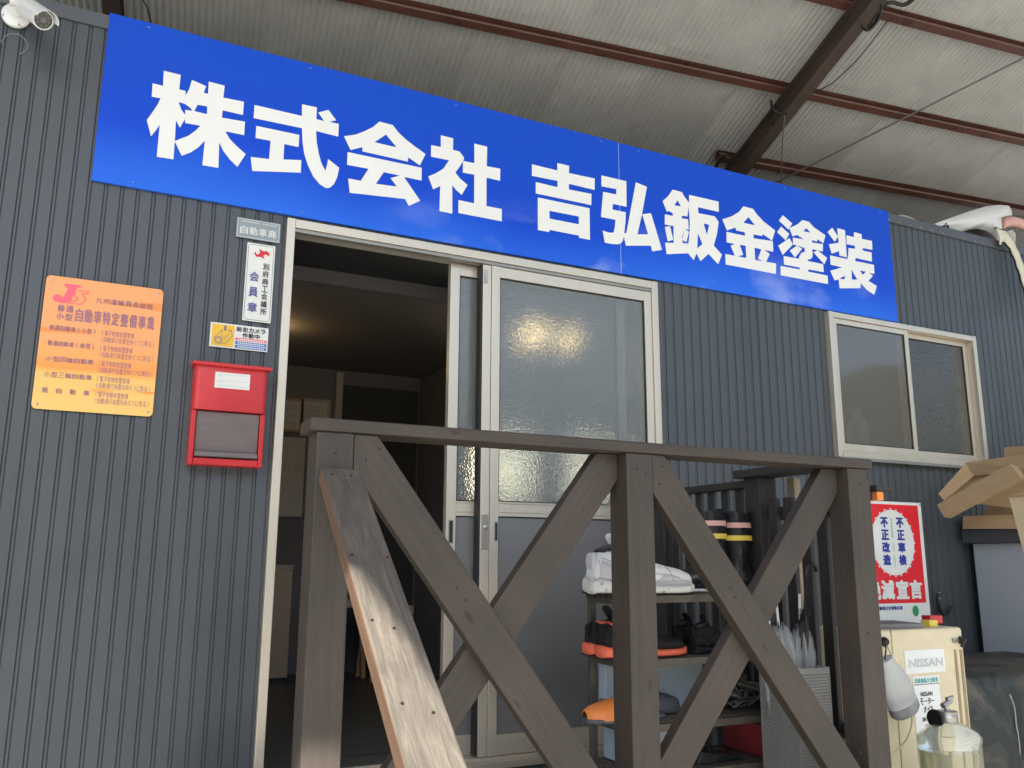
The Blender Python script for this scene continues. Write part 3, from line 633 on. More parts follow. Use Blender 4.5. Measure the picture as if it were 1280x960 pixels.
# purlins: small lipped channels open to the yard
def channel(e0, e1, h, parent):
    prof = [(0.0, 0.0), (0.0, -0.003), (0.045, -0.003), (0.045, -0.052), (0.002, -0.052), (0.002, -0.046), (-0.0015, -0.046), (-0.0015, -0.0500), (0.0045, -0.0560), (0.0485, -0.0560), (0.0485, 0.0)]
    A = rf(e0, h, -0.010); Bq = rf(e1, h, -0.010); mb = MB()
    r0 = [A + D2*a + NR*b_ for a, b_ in prof]; r1 = [Bq + D2*a + NR*b_ for a, b_ in prof]
    mb.rings([r0, r1]); return mb.build('purlin', 'steel_red', parent)
hs = [0.245+0.566*k for k in range(-11, 6)]
RAF = [-0.245-3.6*1, -0.245, 3.375, 3.375+3.6]
for h in hs:
    e0 = -0.60 if h < -6.2 else -4.9  # unseen purlin ends cut back to clear the sun's path to the handrail
    for a, b_ in zip([e0]+[r for r in RAF if r > e0], [r for r in RAF if r > e0]+[8.5]):
        if 1.3 < h < 1.8 and b_ < 3.5: a = 3.25 if b_ > 3 else 9
        if a > b_: continue
        channel(a+0.002, b_-0.002, h-0.02, R)
mb = MB()                                                       # bolt tips under the purlins
for h in hs[8:]:
    for k in range(60):
        e = -0.9+k*0.099*1.0
        if k % 3: continue
        p = rf(e+random.uniform(-.01, .01), h+0.012, -0.018) ; mb.lathe(p, [(0.003, 0.004), (0.003, -0.008), (0.001, -0.010)], 6)
o = mb.build('bolt_tips', 'galv', R); o['kind'] = 'stuff'
# rafters: H-beams below the purlins
for r in RAF:
    h0 = -7.9 if r > -1 else -6.1
    A = rf(r, h0, -0.075); Bq = rf(r, 3.2, -0.075); mb = MB()
    wd, dp, tf = 0.075, 0.125, 0.008
    prof = [(-wd/2, 0), (wd/2, 0), (wd/2, -tf), (0.003, -tf), (0.003, -dp+tf), (wd/2, -dp+tf), (wd/2, -dp), (-wd/2, -dp), (-wd/2, -dp+tf), (-0.003, -dp+tf), (-0.003, -tf), (-wd/2, -tf)]
    mb.rings([[A + E1*a + NR*b_ for a, b_ in prof], [Bq + E1*a + NR*b_ for a, b_ in prof]]); mb.build('rafter', 'steel_brown', R)
    for q in (-5.0, 3.0):
        p = rf(r, q, -0.21); MB().box(p.x-0.06, p.x+0.06, p.y-0.06, p.y+0.06, 0, p.z).build('canopy_post', 'steel_brown', R) if not (q < 0 and -1 < r < 3) else None
MB().prism([rf(-4.9, 3.35, -0.03), rf(8.6, 3.35, -0.03), V((*rf(8.6, 3.35).xy, 0)), V((*rf(-4.9, 3.35).xy, 0))], HH*0.05).build('rear_wall', 'slate_dark', R)  # unseen wall added to cut light bouncing in from behind the office
# tie rod and clips
a = rf(3.765, 1.403, -0.10); b_ = rf(4.62, 0.165, -0.10); d = (b_-a)
MB().tube([a-d*0.1, a, b_, b_+d*1.2], 0.0055, 6).build('brace_rod', 'wire_grey', R, 3)
def top_tube(pts, r, name, lab, cat, m='cable', n=6, k=6):
    P = spline(pts, k) if len(pts) > 2 else [V(p) for p in pts]
    return top(MB().tube(P, r, n), name, m, P[0], lab, cat, smooth=3)
RO = 0.20
def ron(px, py, up=-0.2):                                       # point at a given height below the roof sheet on a sight line
    d = sight(px, py); P0 = V((0, 0, 4.5+up)); t_ = (P0-CAMLOC).dot(NR)/d.dot(NR); return CAMLOC + d*t_
top_tube([ron(1102, 2), ron(1098, 22), ron(1085, 37), ron(1077, 30), ron(1084, 33), ron(1098, 14), ron(1112, 3), ron(1130, 6), ron(1145, -4)], 0.011, 'black_cable', 'thick black cable looped at the top of the brown rafter', 'cable')
top_tube([ron(1111, 24, -.1), ron(1095, 45, -.1), ron(1070, 76, -.1), ron(1040, 104, -.1), ron(1018, 115, -.12), ron(995, 128, -.15), ron(985, 134, -.2)], 0.0032, 'thin_cable', 'thin dark cable sagging beside the rafter across the tin sheets', 'cable')
top_tube([ron(964, 126), ron(966, 136), ron(974, 141), ron(984, 142), ron(978, 139)], 0.008, 'cable_clip', 'black clamp and cable knot hanging under the middle of the rafter', 'cable')
top_tube([ron(967, 140), ron(965, 150), ron(968, 160), ron(977, 232, -.3)][:3]+[ron(972, 163)], 0.0035, 'cable_tail', 'short tail of wire dangling below the rafter clamp', 'cable')
top_tube([ron(981, 142), ron(979, 165, -.25), ron(977, 200, -.3), ron(976.5, 236, -.35)], 0.0035, 'hanging_wire', 'pale wire hanging straight down behind the top edge of the sign', 'wire', 'wire_grey')
top_tube([ron(176, -4), ron(184, 10), ron(190, 34)], 0.0035, 'wall_wire', 'thin dark wire above the left end of the sign', 'wire')
top_tube([ron(898, 192), ron(906, 194), ron(899, 202), ron(893, 212)], 0.012, 'beam_clamp', 'dark clamp on the rafter foot above the sign edge', 'clamp')

# ================================================================== shop sign
SY = -0.014
S = thing('shop_sign', (-0.095, SY, 2.726), 'long blue sign board with large white Japanese company name above the door', 'sign')
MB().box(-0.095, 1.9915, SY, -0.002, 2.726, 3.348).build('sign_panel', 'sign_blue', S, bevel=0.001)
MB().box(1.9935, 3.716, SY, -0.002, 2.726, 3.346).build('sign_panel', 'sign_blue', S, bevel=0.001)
MB().box(1.9912, 1.9938, SY+0.0004, -0.003, 2.728, 3.345).build('joint_strip', 'seam', S)
from mathutils.geometry import tessellate_polygon
# outlines of the ten painted characters, tenths of a millimetre on the board (x, z), first ring outside, the rest openings
GL = {'株': [[[(923,31771),(1483,31762),(1476,31197),(1691,31186),(1693,31005),(1803,31293),(1865,31670),(2355,31554),(2292,31280),(2439,31273),(2428,31758),(2980,31740),(2965,31264),(3685,31288),(3683,30758),(2976,30765),(2972,30475),(3773,30517),(3779,29985),(3123,29979),(3293,29724),(3530,29515),(3879,29263),(3624,28713),(3347,28940),(3108,29215),(2948,29507),(2989,28535),(2448,28523),(2462,29457),(2265,29156),(2031,28912),(1750,28721),(1487,29202),(1495,28528),(959,28508),(958,29711),(863,29490),(718,29214),(536,29783),(698,30132),(824,30430),(904,30700),(618,30688),(605,31198),(943,31190)],[(1491,30713),(1710,30688),(1888,30589),(1974,30489),(1734,30474),(1741,30278),(1604,30450)],[(2125,30767),(2447,30782),(2461,30485),(2035,30500)],[(1753,30128),(1765,29970),(2277,29992),(2122,29761),(1908,29518),(1486,29219),(1463,29994),(1612,29755)]]],
'式': [[[(4061,31256),(5794,31246),(5768,31724),(6332,31734),(6336,31252),(6633,31245),(6391,31538),(6775,31743),(7089,31388),(6840,31264),(7200,31262),(7199,30736),(6349,30765),(6401,30304),(6496,29885),(6616,29517),(6777,29246),(6834,29521),(6860,29738),(7295,29481),(7242,29104),(7125,28773),(6969,28597),(6828,28559),(6598,28663),(6342,28913),(6119,29320),(5954,29763),(5869,30224),(5820,30753),(4060,30728)]],[[(4177,30451),(5740,30461),(5738,29971),(5213,29967),(5217,29359),(5866,29473),(5873,28973),(4146,28669),(4058,29198),(4704,29257),(4714,29984),(4177,29966)]]],
'会': [[[(8787,31750),(9335,31739),(9580,31476),(9898,31251),(10281,31039),(10734,30819),(10508,30279),(10013,30511),(10002,30330),(8161,30346),(8154,30519),(7699,30299),(7419,30806),(7882,30986),(8229,31216),(8540,31460)],[(9074,31265),(8624,30838),(9523,30830)]],[[(7587,30191),(10591,30195),(10597,29651),(9870,29650),(10563,28790),(10100,28490),(9936,28741),(7741,28555),(7658,29123),(8145,29128),(8430,29683),(7587,29664)],[(9042,29674),(8750,29131),(9586,29192),(9319,29491),(9693,29671)]]],
'社': [[[(11362,31783),(11907,31775),(11900,31267),(12190,31258),(12402,31028),(12360,30887),(12854,30890),(12841,31762),(13425,31754),(13417,30881),(14034,30904),(14025,30362),(13414,30370),(13420,29129),(14117,29133),(14122,28595),(12188,28589),(12186,29146),(12871,29139),(12861,30385),(12352,30368),(12352,30868),(12216,30605),(12029,30303),(12234,30086),(12572,29874),(12321,29393),(12069,29553),(11905,29735),(11930,28510),(11378,28519),(11387,29585),(11090,29379),(10869,29887),(11195,30094),(11511,30365),(11740,30771),(10965,30755),(10957,31260),(11374,31269)]]],
'吉': [[[(15514,31429),(16751,31411),(16745,31759),(17337,31760),(17324,31415),(18635,31440),(18617,30896),(17319,30911),(17317,30651),(18454,30677),(18436,30147),(15698,30141),(15698,30657),(16755,30641),(16757,30929),(15514,30901)]],[[(15798,29979),(18345,29985),(18345,28524),(17795,28523),(17787,28626),(16352,28625),(16343,28525),(15796,28516)],[(16356,29484),(16355,29132),(17793,29141),(17798,29499)]]],
'弘': [[[(18977,31663),(20301,31658),(20279,30428),(19554,30425),(19529,30156),(20233,30162),(20202,29700),(20124,29147),(20232,29184),(20811,31715),(21413,31622),(21083,30170),(20822,29224),(21403,29328),(21109,30233),(21593,30382),(22138,28714),(21606,28554),(21520,28809),(20192,28580),(20096,28992),(20043,28790),(19944,28653),(19774,28572),(19464,28532),(19096,28536),(18994,29076),(19286,29040),(19500,29057),(19582,29136),(19640,29381),(19671,29696),(18921,29693),(19058,30898),(19738,30914),(19754,31166),(18977,31141)]]],
'鈑': [[[(22848,31777),(23381,31762),(23513,31552),(23777,31308),(23784,31707),(25529,31713),(25516,31186),(24281,31187),(24289,30891),(25250,30918),(25482,30676),(25319,29976),(25116,29431),(25583,29056),(25327,28544),(24780,28967),(24301,28530),(24080,28868),(23910,28511),(23595,28796),(22388,28550),(22317,29090),(22799,29165),(22832,29979),(22340,29968),(22359,30470),(22811,30475),(22816,30593),(22578,30681),(22487,30606),(22260,31094),(22569,31385)],[(23104,31298),(22916,31017),(23292,31036)],[(23324,30581),(23318,30445),(23676,30476),(23687,30027),(23689,29956),(23454,29958),(23311,29552),(23308,29235),(23643,29285),(23732,29874),(23768,30421),(23730,31094),(23640,30605)],[(24218,29871),(24450,29397),(24140,29129)],[(24576,30435),(24898,30421),(24741,29882)]],[[(22336,29852),(22641,29944),(22785,29304),(22473,29179)]],[[(23454,29958),(23701,29868),(23530,29323),(23304,29386)]]],
'金': [[[(27043,31768),(27630,31759),(27886,31500),(28267,31223),(28990,30878),(28746,30316),(28179,30543),(28122,30435),(27586,30429),(27592,30228),(28795,30300),(28784,29739),(28213,29744),(28552,29591),(28279,29129),(28144,29119),(27780,29221),(28023,29736),(27604,29754),(27601,29127),(28923,29165),(28862,28622),(25775,28609),(25786,29128),(26357,29137),(26127,29605),(26402,29731),(25892,29730),(25918,30259),(27055,30262),(27037,30436),(26503,30436),(26492,30579),(25951,30336),(25704,30842),(26293,31117),(26748,31426)],[(27326,31267),(26989,30920),(27707,30914)],[(26692,29742),(26879,29263),(26510,29139),(27051,29141),(27051,29756)]]],
'塗': [[[(29553,31793),(30145,31463),(29863,31086),(29267,31449)]],[[(29386,31165),(29905,30865),(29636,30486),(29111,30819)]],[[(29905,30655),(30093,30339),(29379,29676),(29128,30121)]],[[(30841,31774),(31289,31763),(31585,31532),(32361,31232),(32181,30770),(31784,30915),(31744,30784),(31407,30800),(31396,30679),(32148,30720),(32099,30315),(31387,30323),(31376,29942),(31262,29783),(31003,29697),(31026,29639),(32059,29635),(32065,29209),(31021,29193),(31000,29077),(32313,29071),(32305,28622),(29173,28602),(29194,29083),(30440,29101),(30459,29199),(29427,29189),(29430,29637),(30442,29657),(30463,29782),(30624,29992),(30854,30097),(30871,30288),(30531,30327),(30104,30349),(30123,30711),(30866,30754),(30413,30899),(30106,30770),(29930,31177),(30459,31459)],[(31076,31385),(30869,31179),(31340,31193)]],[[(30366,30333),(30710,30226),(30181,29675),(29857,29985)]],[[(31736,30321),(32368,30018),(32139,29644),(31441,30165)]]],
'装': [[[(32881,31740),(33249,31315),(32980,30993),(32522,31434)]],[[(33233,31778),(33774,31763),(33770,30278),(33226,30291),(33249,30525),(32699,30305),(32548,30781),(33256,30989)]],[[(34421,31784),(34978,31753),(34956,31494),(35705,31511),(35683,31006),(34965,30989),(34973,30851),(35608,30853),(35574,30341),(34384,30345),(34355,30177),(35708,30188),(35679,29679),(35295,29697),(35556,29556),(35198,29234),(35786,29038),(35533,28527),(35016,28718),(34617,29017),(34576,28738),(33084,28518),(33053,28984),(32771,28890),(32511,29354),(33353,29673),(32575,29692),(32579,30192),(33794,30188),(33875,30433),(33937,30822),(34403,30850),(34409,31016),(33832,31003),(33849,31499),(34390,31491)],[(34044,29681),(33998,29119),(34397,29180),(34167,29452)],[(34634,29714),(34828,29504),(35055,29703)],[(33510,29248),(33101,29025),(33491,29059)]]]}
for ch, polys in GL.items():
    mb = MB()
    for rings_ in polys:
        P = [[V((x/10000, SY-0.0012, z/10000)) for x, z in r] for r in rings_]
        flat = [p for r in P for p in r]
        tri = tessellate_polygon([[V((p.x, p.z, 0)) for p in r] for r in P])
        fs = []
        for t_ in tri:
            p0, p1, p2 = (flat[i] for i in t_); cz_ = (p1-p0).cross(p2-p0)
            fs.append(tuple(t_) if cz_.y < 0 else tuple(reversed(t_)))
        mb.add(flat, fs)
    build_flat(mb, 'character', 'sign_white', S)
mb = MB()
for x in (0.03, 0.6, 1.2, 1.9, 2.1, 2.63, 2.98, 3.65):
    for z in (2.745, 3.33): mb.lathe((x, SY, z), [(0.005, 0), (0.0045, -0.002), (0.001, -0.003)], 8, 'y')
mb.build('screws', 'sticker_blue', S)['kind'] = 'stuff'

# ================================================================== certification plate
PY = -0.012
P0x, P0z = -0.191, 1.949
T = thing('certification_plate', (P0x, PY, P0z), 'faded orange certification plate with purple Japanese text and a pink emblem on the siding', 'sign')
def rrect(x0, x1, z0, z1, r, y, n=5):
    pts = []
    for cx, cz, a0 in ((x1-r, z1-r, 0), (x0+r, z1-r, 90), (x0+r, z0+r, 180), (x1-r, z0+r, 270)):
        for k in range(n+1): t_ = math.radians(a0+90*k/n); pts.append(V((cx+r*math.cos(t_), y, cz+r*math.sin(t_))))
    return pts
MB().prism(rrect(-0.191, 0.157, 1.949, 2.382, 0.014, PY), (0, 0.003, 0)).build('plate', 'plate_orange', T, bevel=0.0006)
ya = PY-0.0008
mb = MB()
row(mb, '九州運輸局長認証', -0.045, 0.130, 2.3075, 2.3270, ya, 0.0002)
row(mb, '自動車特定整備事業', -0.100, 0.139, 2.238, 2.284, ya, 0.0008)
row(mb, '普通', -0.153, -0.103, 2.266, 2.289, ya, 0.0005); row(mb, '小型', -0.153, -0.103, 2.239, 2.262, ya, 0.0005)
for i, (s_) in enumerate(['普通自動車(小型)', '普通自動車(乗用)', '小型四輪自動車', '小型三輪自動車', '軽 自 動 車']):
    z = 2.204-0.0505*i
    row(mb, s_, -0.168, -0.030 if i < 4 else -0.033, z-0.001, z+0.0165, ya, 0.0001)
    row(mb, '(電子制御装置整備', -0.020, 0.080, z-0.002, z+0.0165, ya, 0.0)
    row(mb, '(自動運行装置を除く)に限る)', -0.021, 0.146, z-0.0235, z-0.005, ya, 0.0)
build_flat(mb, 'lettering', 'ink_plum', T)
mb = MB()                                                       # emblem: heavy slanted J with a ball and a running outline behind it
def P2(l, y=ya-0.0004): return [V((-0.165+a*0.098, y, 2.296+b_*0.064)) for a, b_ in l]
mb.f.append(tuple(range(len(mb.v), len(mb.v)+8))); mb.v += P2([(0.28, 1.0), (0.78, 1.0), (0.76, 0.90), (0.66, 0.88), (0.50, 0.12), (0.36, 0.0), (0.22, 0.02), (0.42, 0.88)])
mb.f.append(tuple(range(len(mb.v), len(mb.v)+5))); mb.v += P2([(0.28, 1.0), (0.42, 0.88), (0.40, 0.80), (0.34, 0.80), (0.26, 0.90)])
c = P2([(0.12+0.14*math.cos(k*math.pi/8), 0.20+0.20*math.sin(k*math.pi/8)) for k in range(16)]); mb.f.append(tuple(range(len(mb.v), len(mb.v)+16))); mb.v += c
mb.f.append(tuple(range(len(mb.v), len(mb.v)+4))); mb.v += P2([(0.05, 0.05), (0.26, -0.02), (0.40, 0.05), (0.30, 0.25)], ya-0.0006)
def stroke(mb, pts, wd, y):
    for a, b_ in zip(pts, pts[1:]):
        a = V(a); b_ = V(b_); d = (b_-a).normalized(); n_ = V((-d.z, 0, d.x))*wd/2; o_ = len(mb.v)
        mb.v += [a-n_, b_-n_, b_+n_, a+n_]; mb.f.append((o_, o_+1, o_+2, o_+3))
stroke(mb, P2([(0.70, 0.72), (1.0, 0.74), (0.98, 0.60), (0.80, 0.58), (0.95, 0.30), (0.82, 0.02), (0.45, 0.0), (0.44, 0.12), (0.62, 0.14), (0.72, 0.30), (0.58, 0.42), (0.62, 0.60)], ya-0.0009), 0.0028, 0)
build_flat(mb, 'emblem', 'ink_pink', T)
mb = MB()
for x in (-0.176, 0.142):
    for z in (1.964, 2.366): mb.lathe((x, PY, z), [(0.0042, 0), (0.004, -0.002), (0.001, -0.0028)], 10, 'y')
mb.build('screws', 'galv', T)['kind'] = 'stuff'

# ================================================================== small plates by the door
T = thing('dealer_plate', (0.375, -0.010, 2.612), 'small silver plate with white lettering at the sign edge, above the white member plate', 'sign')
Mx = None
MB().box(0.375, 0.528, -0.010, -0.0075, 2.612, 2.686).build('plate', 'sticker_silver', T, bevel=0.0008)
mb = MB(); row(mb, '自動車商', 0.385, 0.516, 2.626, 2.657, -0.0112, 0.0006)
for k in range(22):
    if k not in (11, 12): mb.add([V((0.392+0.0056*k, -0.0106, 2.672)), V((0.395+0.0056*k, -0.0106, 2.672)), V((0.395+0.0056*k, -0.0106, 2.676)), V((0.392+0.0056*k, -0.0106, 2.676))], [(0, 1, 2, 3)])
for a, b_, c, d in ((0.378, 0.525, 2.615, 2.6165), (0.378, 0.525, 2.6815, 2.683), (0.378, 0.3795, 2.615, 2.683), (0.5235, 0.525, 2.615, 2.683)):
    mb.add([V((a, -0.0106, c)), V((b_, -0.0106, c)), V((b_, -0.0106, d)), V((a, -0.0106, d))], [(0, 1, 2, 3)])
build_flat(mb, 'lettering', 'paper', T)
T = thing('member_plate', (0.416, -0.010, 2.311), 'tall narrow white member plate with a red flame emblem and vertical text', 'sign')
MB().prism(rrect(0.4165, 0.514, 2.311, 2.598, 0.003, -0.010), (0, 0.0025, 0)).build('plate', 'paper', T)
mb = MB(); stroke(mb, [p for p in rrect(0.4215, 0.509, 2.316, 2.593, 0.010, -0.0106)] + [V((0.509, -0.0106, 2.583))], 0.0013, 0)
column(mb, '別府商工会議所', 0.486, 0.0215, 2.528, 2.334, -0.0112, 0.0003, 0.86)
build_flat(mb, 'lettering', 'ink', T)
mb = MB(); column(mb, '会員章', 0.4475, 0.032, 2.492, 2.323, -0.0112, 0.0009, 0.64); build_flat(mb, 'bold_lettering', 'ink_purple', T)
mb = MB(); cx, cz = 0.468, 2.562
pts = [(-.027, -.002), (-.020, .006), (-.020, -.004), (-.012, -.004), (-.006, .004), (-.010, .018), (.004, .010), (.018, .013), (.027, .004), (.026, -.006), (.020, -.002), (.012, .000), (.006, -.006), (.011, -.018), (-.003, -.012), (-.018, -.014)]
mb.add([V((cx+a, -0.0112, cz+b_)) for a, b_ in pts], [tuple(range(len(pts)))]); build_flat(mb, 'emblem', 'ink_red', T)
T = thing('camera_warning_sticker', (0.314, -0.009, 2.206), 'white and yellow security camera warning sticker above the red mailbox', 'sticker')
MB().box(0.3145, 0.509, -0.009, -0.0072, 2.206, 2.292).build('plate', 'paper', T)
MB().box(0.320, 0.394, -0.0098, -0.0091, 2.211, 2.287).build('yellow_field', 'sticker_yellow', T)
mb = MB(); row(mb, '防犯カメラ', 0.400, 0.500, 2.268, 2.286, -0.0100, 0.0005); row(mb, '作動中', 0.420, 0.482, 2.248, 2.266, -0.0100, 0.0005)
build_flat(mb, 'lettering', 'ink', T)
mb = MB(); mb.box(0.399, 0.505, -0.0096, -0.0091, 2.237, 2.2465); mb.build('pink_bar', 'ink_pink', T)
mb = MB(); mb.box(0.399, 0.505, -0.0096, -0.0091, 2.223, 2.234); mb.box(0.399, 0.505, -0.0096, -0.0091, 2.2095, 2.2205); mb.build('blue_bars', 'sticker_blue', T)
mb = MB()
for i, z in enumerate((2.2385, 2.2255, 2.212)):
    for k in range(14): mb.add([V((0.408+0.0065*k, -0.0101, z)), V((0.412+0.0065*k, -0.0101, z)), V((0.412+0.0065*k, -0.0101, z+0.005)), V((0.408+0.0065*k, -0.0101, z+0.005))], [(0, 1, 2, 3)])
build_flat(mb, 'fine_print', 'paper', T)
mb = MB(); cx, cz = 0.343, 2.231; yy_ = -0.0104
for rr in (0.0125, 0.0085): stroke(mb, [V((cx+rr*math.cos(k*math.pi/9), yy_, cz+rr*math.sin(k*math.pi/9))) for k in range(19)], 0.0018, 0)
stroke(mb, [V((.328, yy_, 2.238)), V((.352, yy_, 2.266)), V((.384, yy_, 2.270)), V((.388, yy_, 2.250)), V((.368, yy_, 2.222)), V((.352, yy_, 2.219))], 0.0015, 0)
stroke(mb, [V((.352, yy_, 2.266)), V((.354, yy_, 2.246)), V((.366, yy_, 2.240)), V((.384, yy_, 2.270))], 0.0012, 0)
mb.add([V((.360, yy_, 2.268)), V((.366, yy_, 2.268)), V((.366, yy_, 2.284)), V((.360, yy_, 2.284))], [(0, 1, 2, 3)])
build_flat(mb, 'camera_drawing', 'ink_purple', T)

# ================================================================== mailbox
T = thing('mailbox', (0.395, -0.05, 1.785), 'glossy red metal mailbox with a brown flap and white name label on the siding', 'mailbox')
xa, xb, za, zb = 0.270, 0.505, 1.795, 2.128
def rbox(x0, x1, y0, y1, z0, z1, r, n=4):
    """upright box with rounded front corners"""
    pts = []
    for k in range(n+1): t_ = math.radians(180+90*k/n); pts.append(V((x0+r+r*math.cos(t_), y0+r+r*math.sin(t_), z0)))
    for k in range(n+1): t_ = math.radians(270+90*k/n); pts.append(V((x1-r+r*math.cos(t_), y0+r+r*math.sin(t_), z0)))
    pts += [V((x1, y1, z0)), V((x0, y1, z0))]
    return MB().prism(pts, (0, 0, z1-z0))
yw = -0.008
body = rbox(xa, xb, -0.088, yw, 1.975, zb-0.002, 0.018).build('upper_body', 'mail_red', T, 0.6)
mb = MB(); mb.box(xa, xa+0.016, -0.075, yw, za, 1.9745); mb.box(xb-0.016, xb, -0.075, yw, za, 1.9745); mb.box(xa+0.0163, xb-0.0163, -0.080, yw, za, za+0.022); mb.box(xa+0.0163, xb-0.0163, -0.018, yw, za+0.0222, 1.9745)
mb.build('lower_body', 'mail_red', T, bevel=0.003)
mb = MB(); mb.prism([V((xa-0.010, -0.106, zb-0.008)), V((xa-0.010, -0.106, zb+0.004)), V((xa-0.010, yw, zb+0.013)), V((xa-0.010, yw, zb-0.001))], (xb-xa+0.020, 0, 0)); mb.build('lid', 'mail_red', T, bevel=0.003)
MB().prism([V((xa+0.018, -0.060, 1.840)), V((xa+0.018, -0.070, 1.972)), V((xa+0.018, -0.064, 1.972)), V((xa+0.018, -0.054, 1.840))], (xb-xa-0.036, 0, 0)).build('flap', 'mail_flap', T, bevel=0.0015)
MB().prism([V((xa+0.018, -0.050, 1.818)), V((xa+0.018, -0.082, 1.823)), V((xa+0.018, -0.080, 1.839)), V((xa+0.018, -0.050, 1.835))], (xb-xa-0.036, 0, 0)).build('flap_lip', 'mail_flap', T, bevel=0.002)
MB().box(0.333, 0.445, -0.0895, -0.0882, 2.050, 2.103).build('name_label', 'paper', T)
mb = MB()
for z in (2.096, 2.075, 2.058): stroke(mb, [V((0.340, -0.0901, z)), V((0.438, -0.0901, z))], 0.0012, 0)
for z in (2.0905, 2.070): stroke(mb, [V((0.340, -0.0901, z)), V((0.356, -0.0901, z))], 0.0022, 0)
build_flat(mb, 'ruled_lines', 'ink_faint', T)

# ================================================================== security camera
def cyl(mb, A, Bq, r, n=20, r2=None): return mb.tube([A, Bq], r, n, True, [r, r2 if r2 is not None else r])
c0 = on_y(20, 20, -0.012)
T = thing('security_camera', c0, 'white bullet security camera with sun hood at the top left of the siding', 'camera')
MB().lathe((c0.x, -0.008, c0.z), [(0.042, 0), (0.042, -0.010), (0.036, -0.016), (0.02, -0.018)], 28, 'y').build('mount_plate', 'white_plastic', T, 0.7)
mb = MB()
for a in (60, 200, 290): mb.lathe((c0.x+0.037*math.cos(math.radians(a)), -0.0225, c0.z+0.037*math.sin(math.radians(a))), [(0.004, 0), (0.0035, -0.002), (0.001, -0.0025)], 8, 'y')
mb.build('screws', 'galv', T)['kind'] = 'stuff'
mb = MB(); cyl(mb, c0+V((0.0, -0.012, 0.005)), c0+V((0.012, -0.06, 0.022)), 0.02); cyl(mb, c0+V((-0.014, -0.062, 0.022)), c0+V((0.04, -0.062, 0.022)), 0.022); mb.build('swivel_joint', 'white_plastic', T, 0.7)
cd = V((0.60, -0.78, -0.20)).normalized(); ca = on_y(33, 10, -0.085); cb = on_y(54, 25, -0.20)
cd = (cb-ca).normalized()
cb = ca + cd*(cb-ca).length
mb = MB(); mb.tube([ca-cd*0.03, ca-cd*0.02, ca, cb-cd*0.03, cb-cd*0.012, cb], 0.028, 28, True, [0.018, 0.026, 0.0295, 0.0295, 0.0305, 0.0305]); mb.build('camera_body', 'white_plastic', T, 0.7)
MB().tube([cb-cd*0.001, cb+cd*0.001], 0.0262, 28).build('lens_window', 'lens', T, 0.7)
mb = MB(); mb.tube([cb+cd*0.0012, cb+cd*0.002], 0.009, 16); 
for k in range(8):
    s_ = cd.cross(V((0, 0, 1))).normalized(); u_ = s_.cross(cd); q = cb+(s_*math.cos(k*math.pi/4)+u_*math.sin(k*math.pi/4))*0.018; mb.tube([q+cd*0.001, q+cd*0.002], 0.0028, 8)
mb.build('infrared_leds', 'inner_wall', T)
s_ = cd.cross(V((0, 0, 1))).normalized(); u_ = s_.cross(cd); rg = []
for q, ext in ((ca-cd*0.02, 0), (cb+cd*0.035, 0)):
    rg.append([q+s_*0.035*math.cos(math.radians(a))+u_*0.037*math.sin(math.radians(a)) for a in range(10, 171, 16)] + [q+s_*0.0335*math.cos(math.radians(a))+u_*0.0355*math.sin(math.radians(a)) for a in range(170, 9, -16)])
MB().rings(rg).build('sun_hood', 'white_plastic', T, 0.7)
p = on_y(19, 55, -0.001); mb = MB()
pts = [V((p.x+0.036*math.cos(math.radians(a))+random.uniform(-.0015, .0015), -0.0015, p.z+0.036*math.sin(math.radians(a))+random.uniform(-.0015, .0015))) for a in range(-60, 215, 12)]
o = top(MB().tube(pts, 0.0022, 6, True), 'sealant_ring', 'ring_mark', p, 'old pale ring of sealant on the siding just below the security camera', 'sealant mark', smooth=3)

# ================================================================== deck with its rails
DK = 0.735
D = thing('timber_deck', (1.2, -0.65, 0), 'dark stained timber deck with cross-braced railing in front of the sliding door', 'deck')
for k in range(8):
    y = -1.10+k*0.128; timber('deck_board', (0.30, y+0.06, DK-0.012), (2.16, y+0.06, DK-0.012), 0.122, 0.024, (0, 0, 1), 'timber', D, 0.002)
for x in (0.42, 1.24, 2.05):
    timber('deck_joist', (x, -1.115, DK-0.07), (x, -0.07, DK-0.07), 0.045, 0.09, (0, 0, 1), 'timber_dark', D, 0.002)
for x, y in ((0.42, -0.15), (1.24, -0.15), (2.05, -0.15)):
    MB().box(x-0.04, x+0.04, y-0.04, y+0.04, 0, DK-0.118).build('deck_leg', 'timber_dark', D)
YF = -1.20; RZ = 1.766
def post(x0, x1, y0=YF, y1=YF+0.082, z1=RZ-0.0005, z0=0.0, m='timber', name='rail_post'):
    return timber(name, ((x0+x1)/2, (y0+y1)/2, z0), ((x0+x1)/2, (y0+y1)/2, z1), x1-x0, y1-y0, (0, 1, 0), m, D)
post(0.421, 0.502); post(1.205, 1.285); post(1.972, 2.058)
timber('top_rail', (0.405, YF+0.045, RZ+0.014), (2.068, YF+0.045, RZ+0.014), 0.105, 0.028, (0, 0, 1), 'timber', D, 0.004)
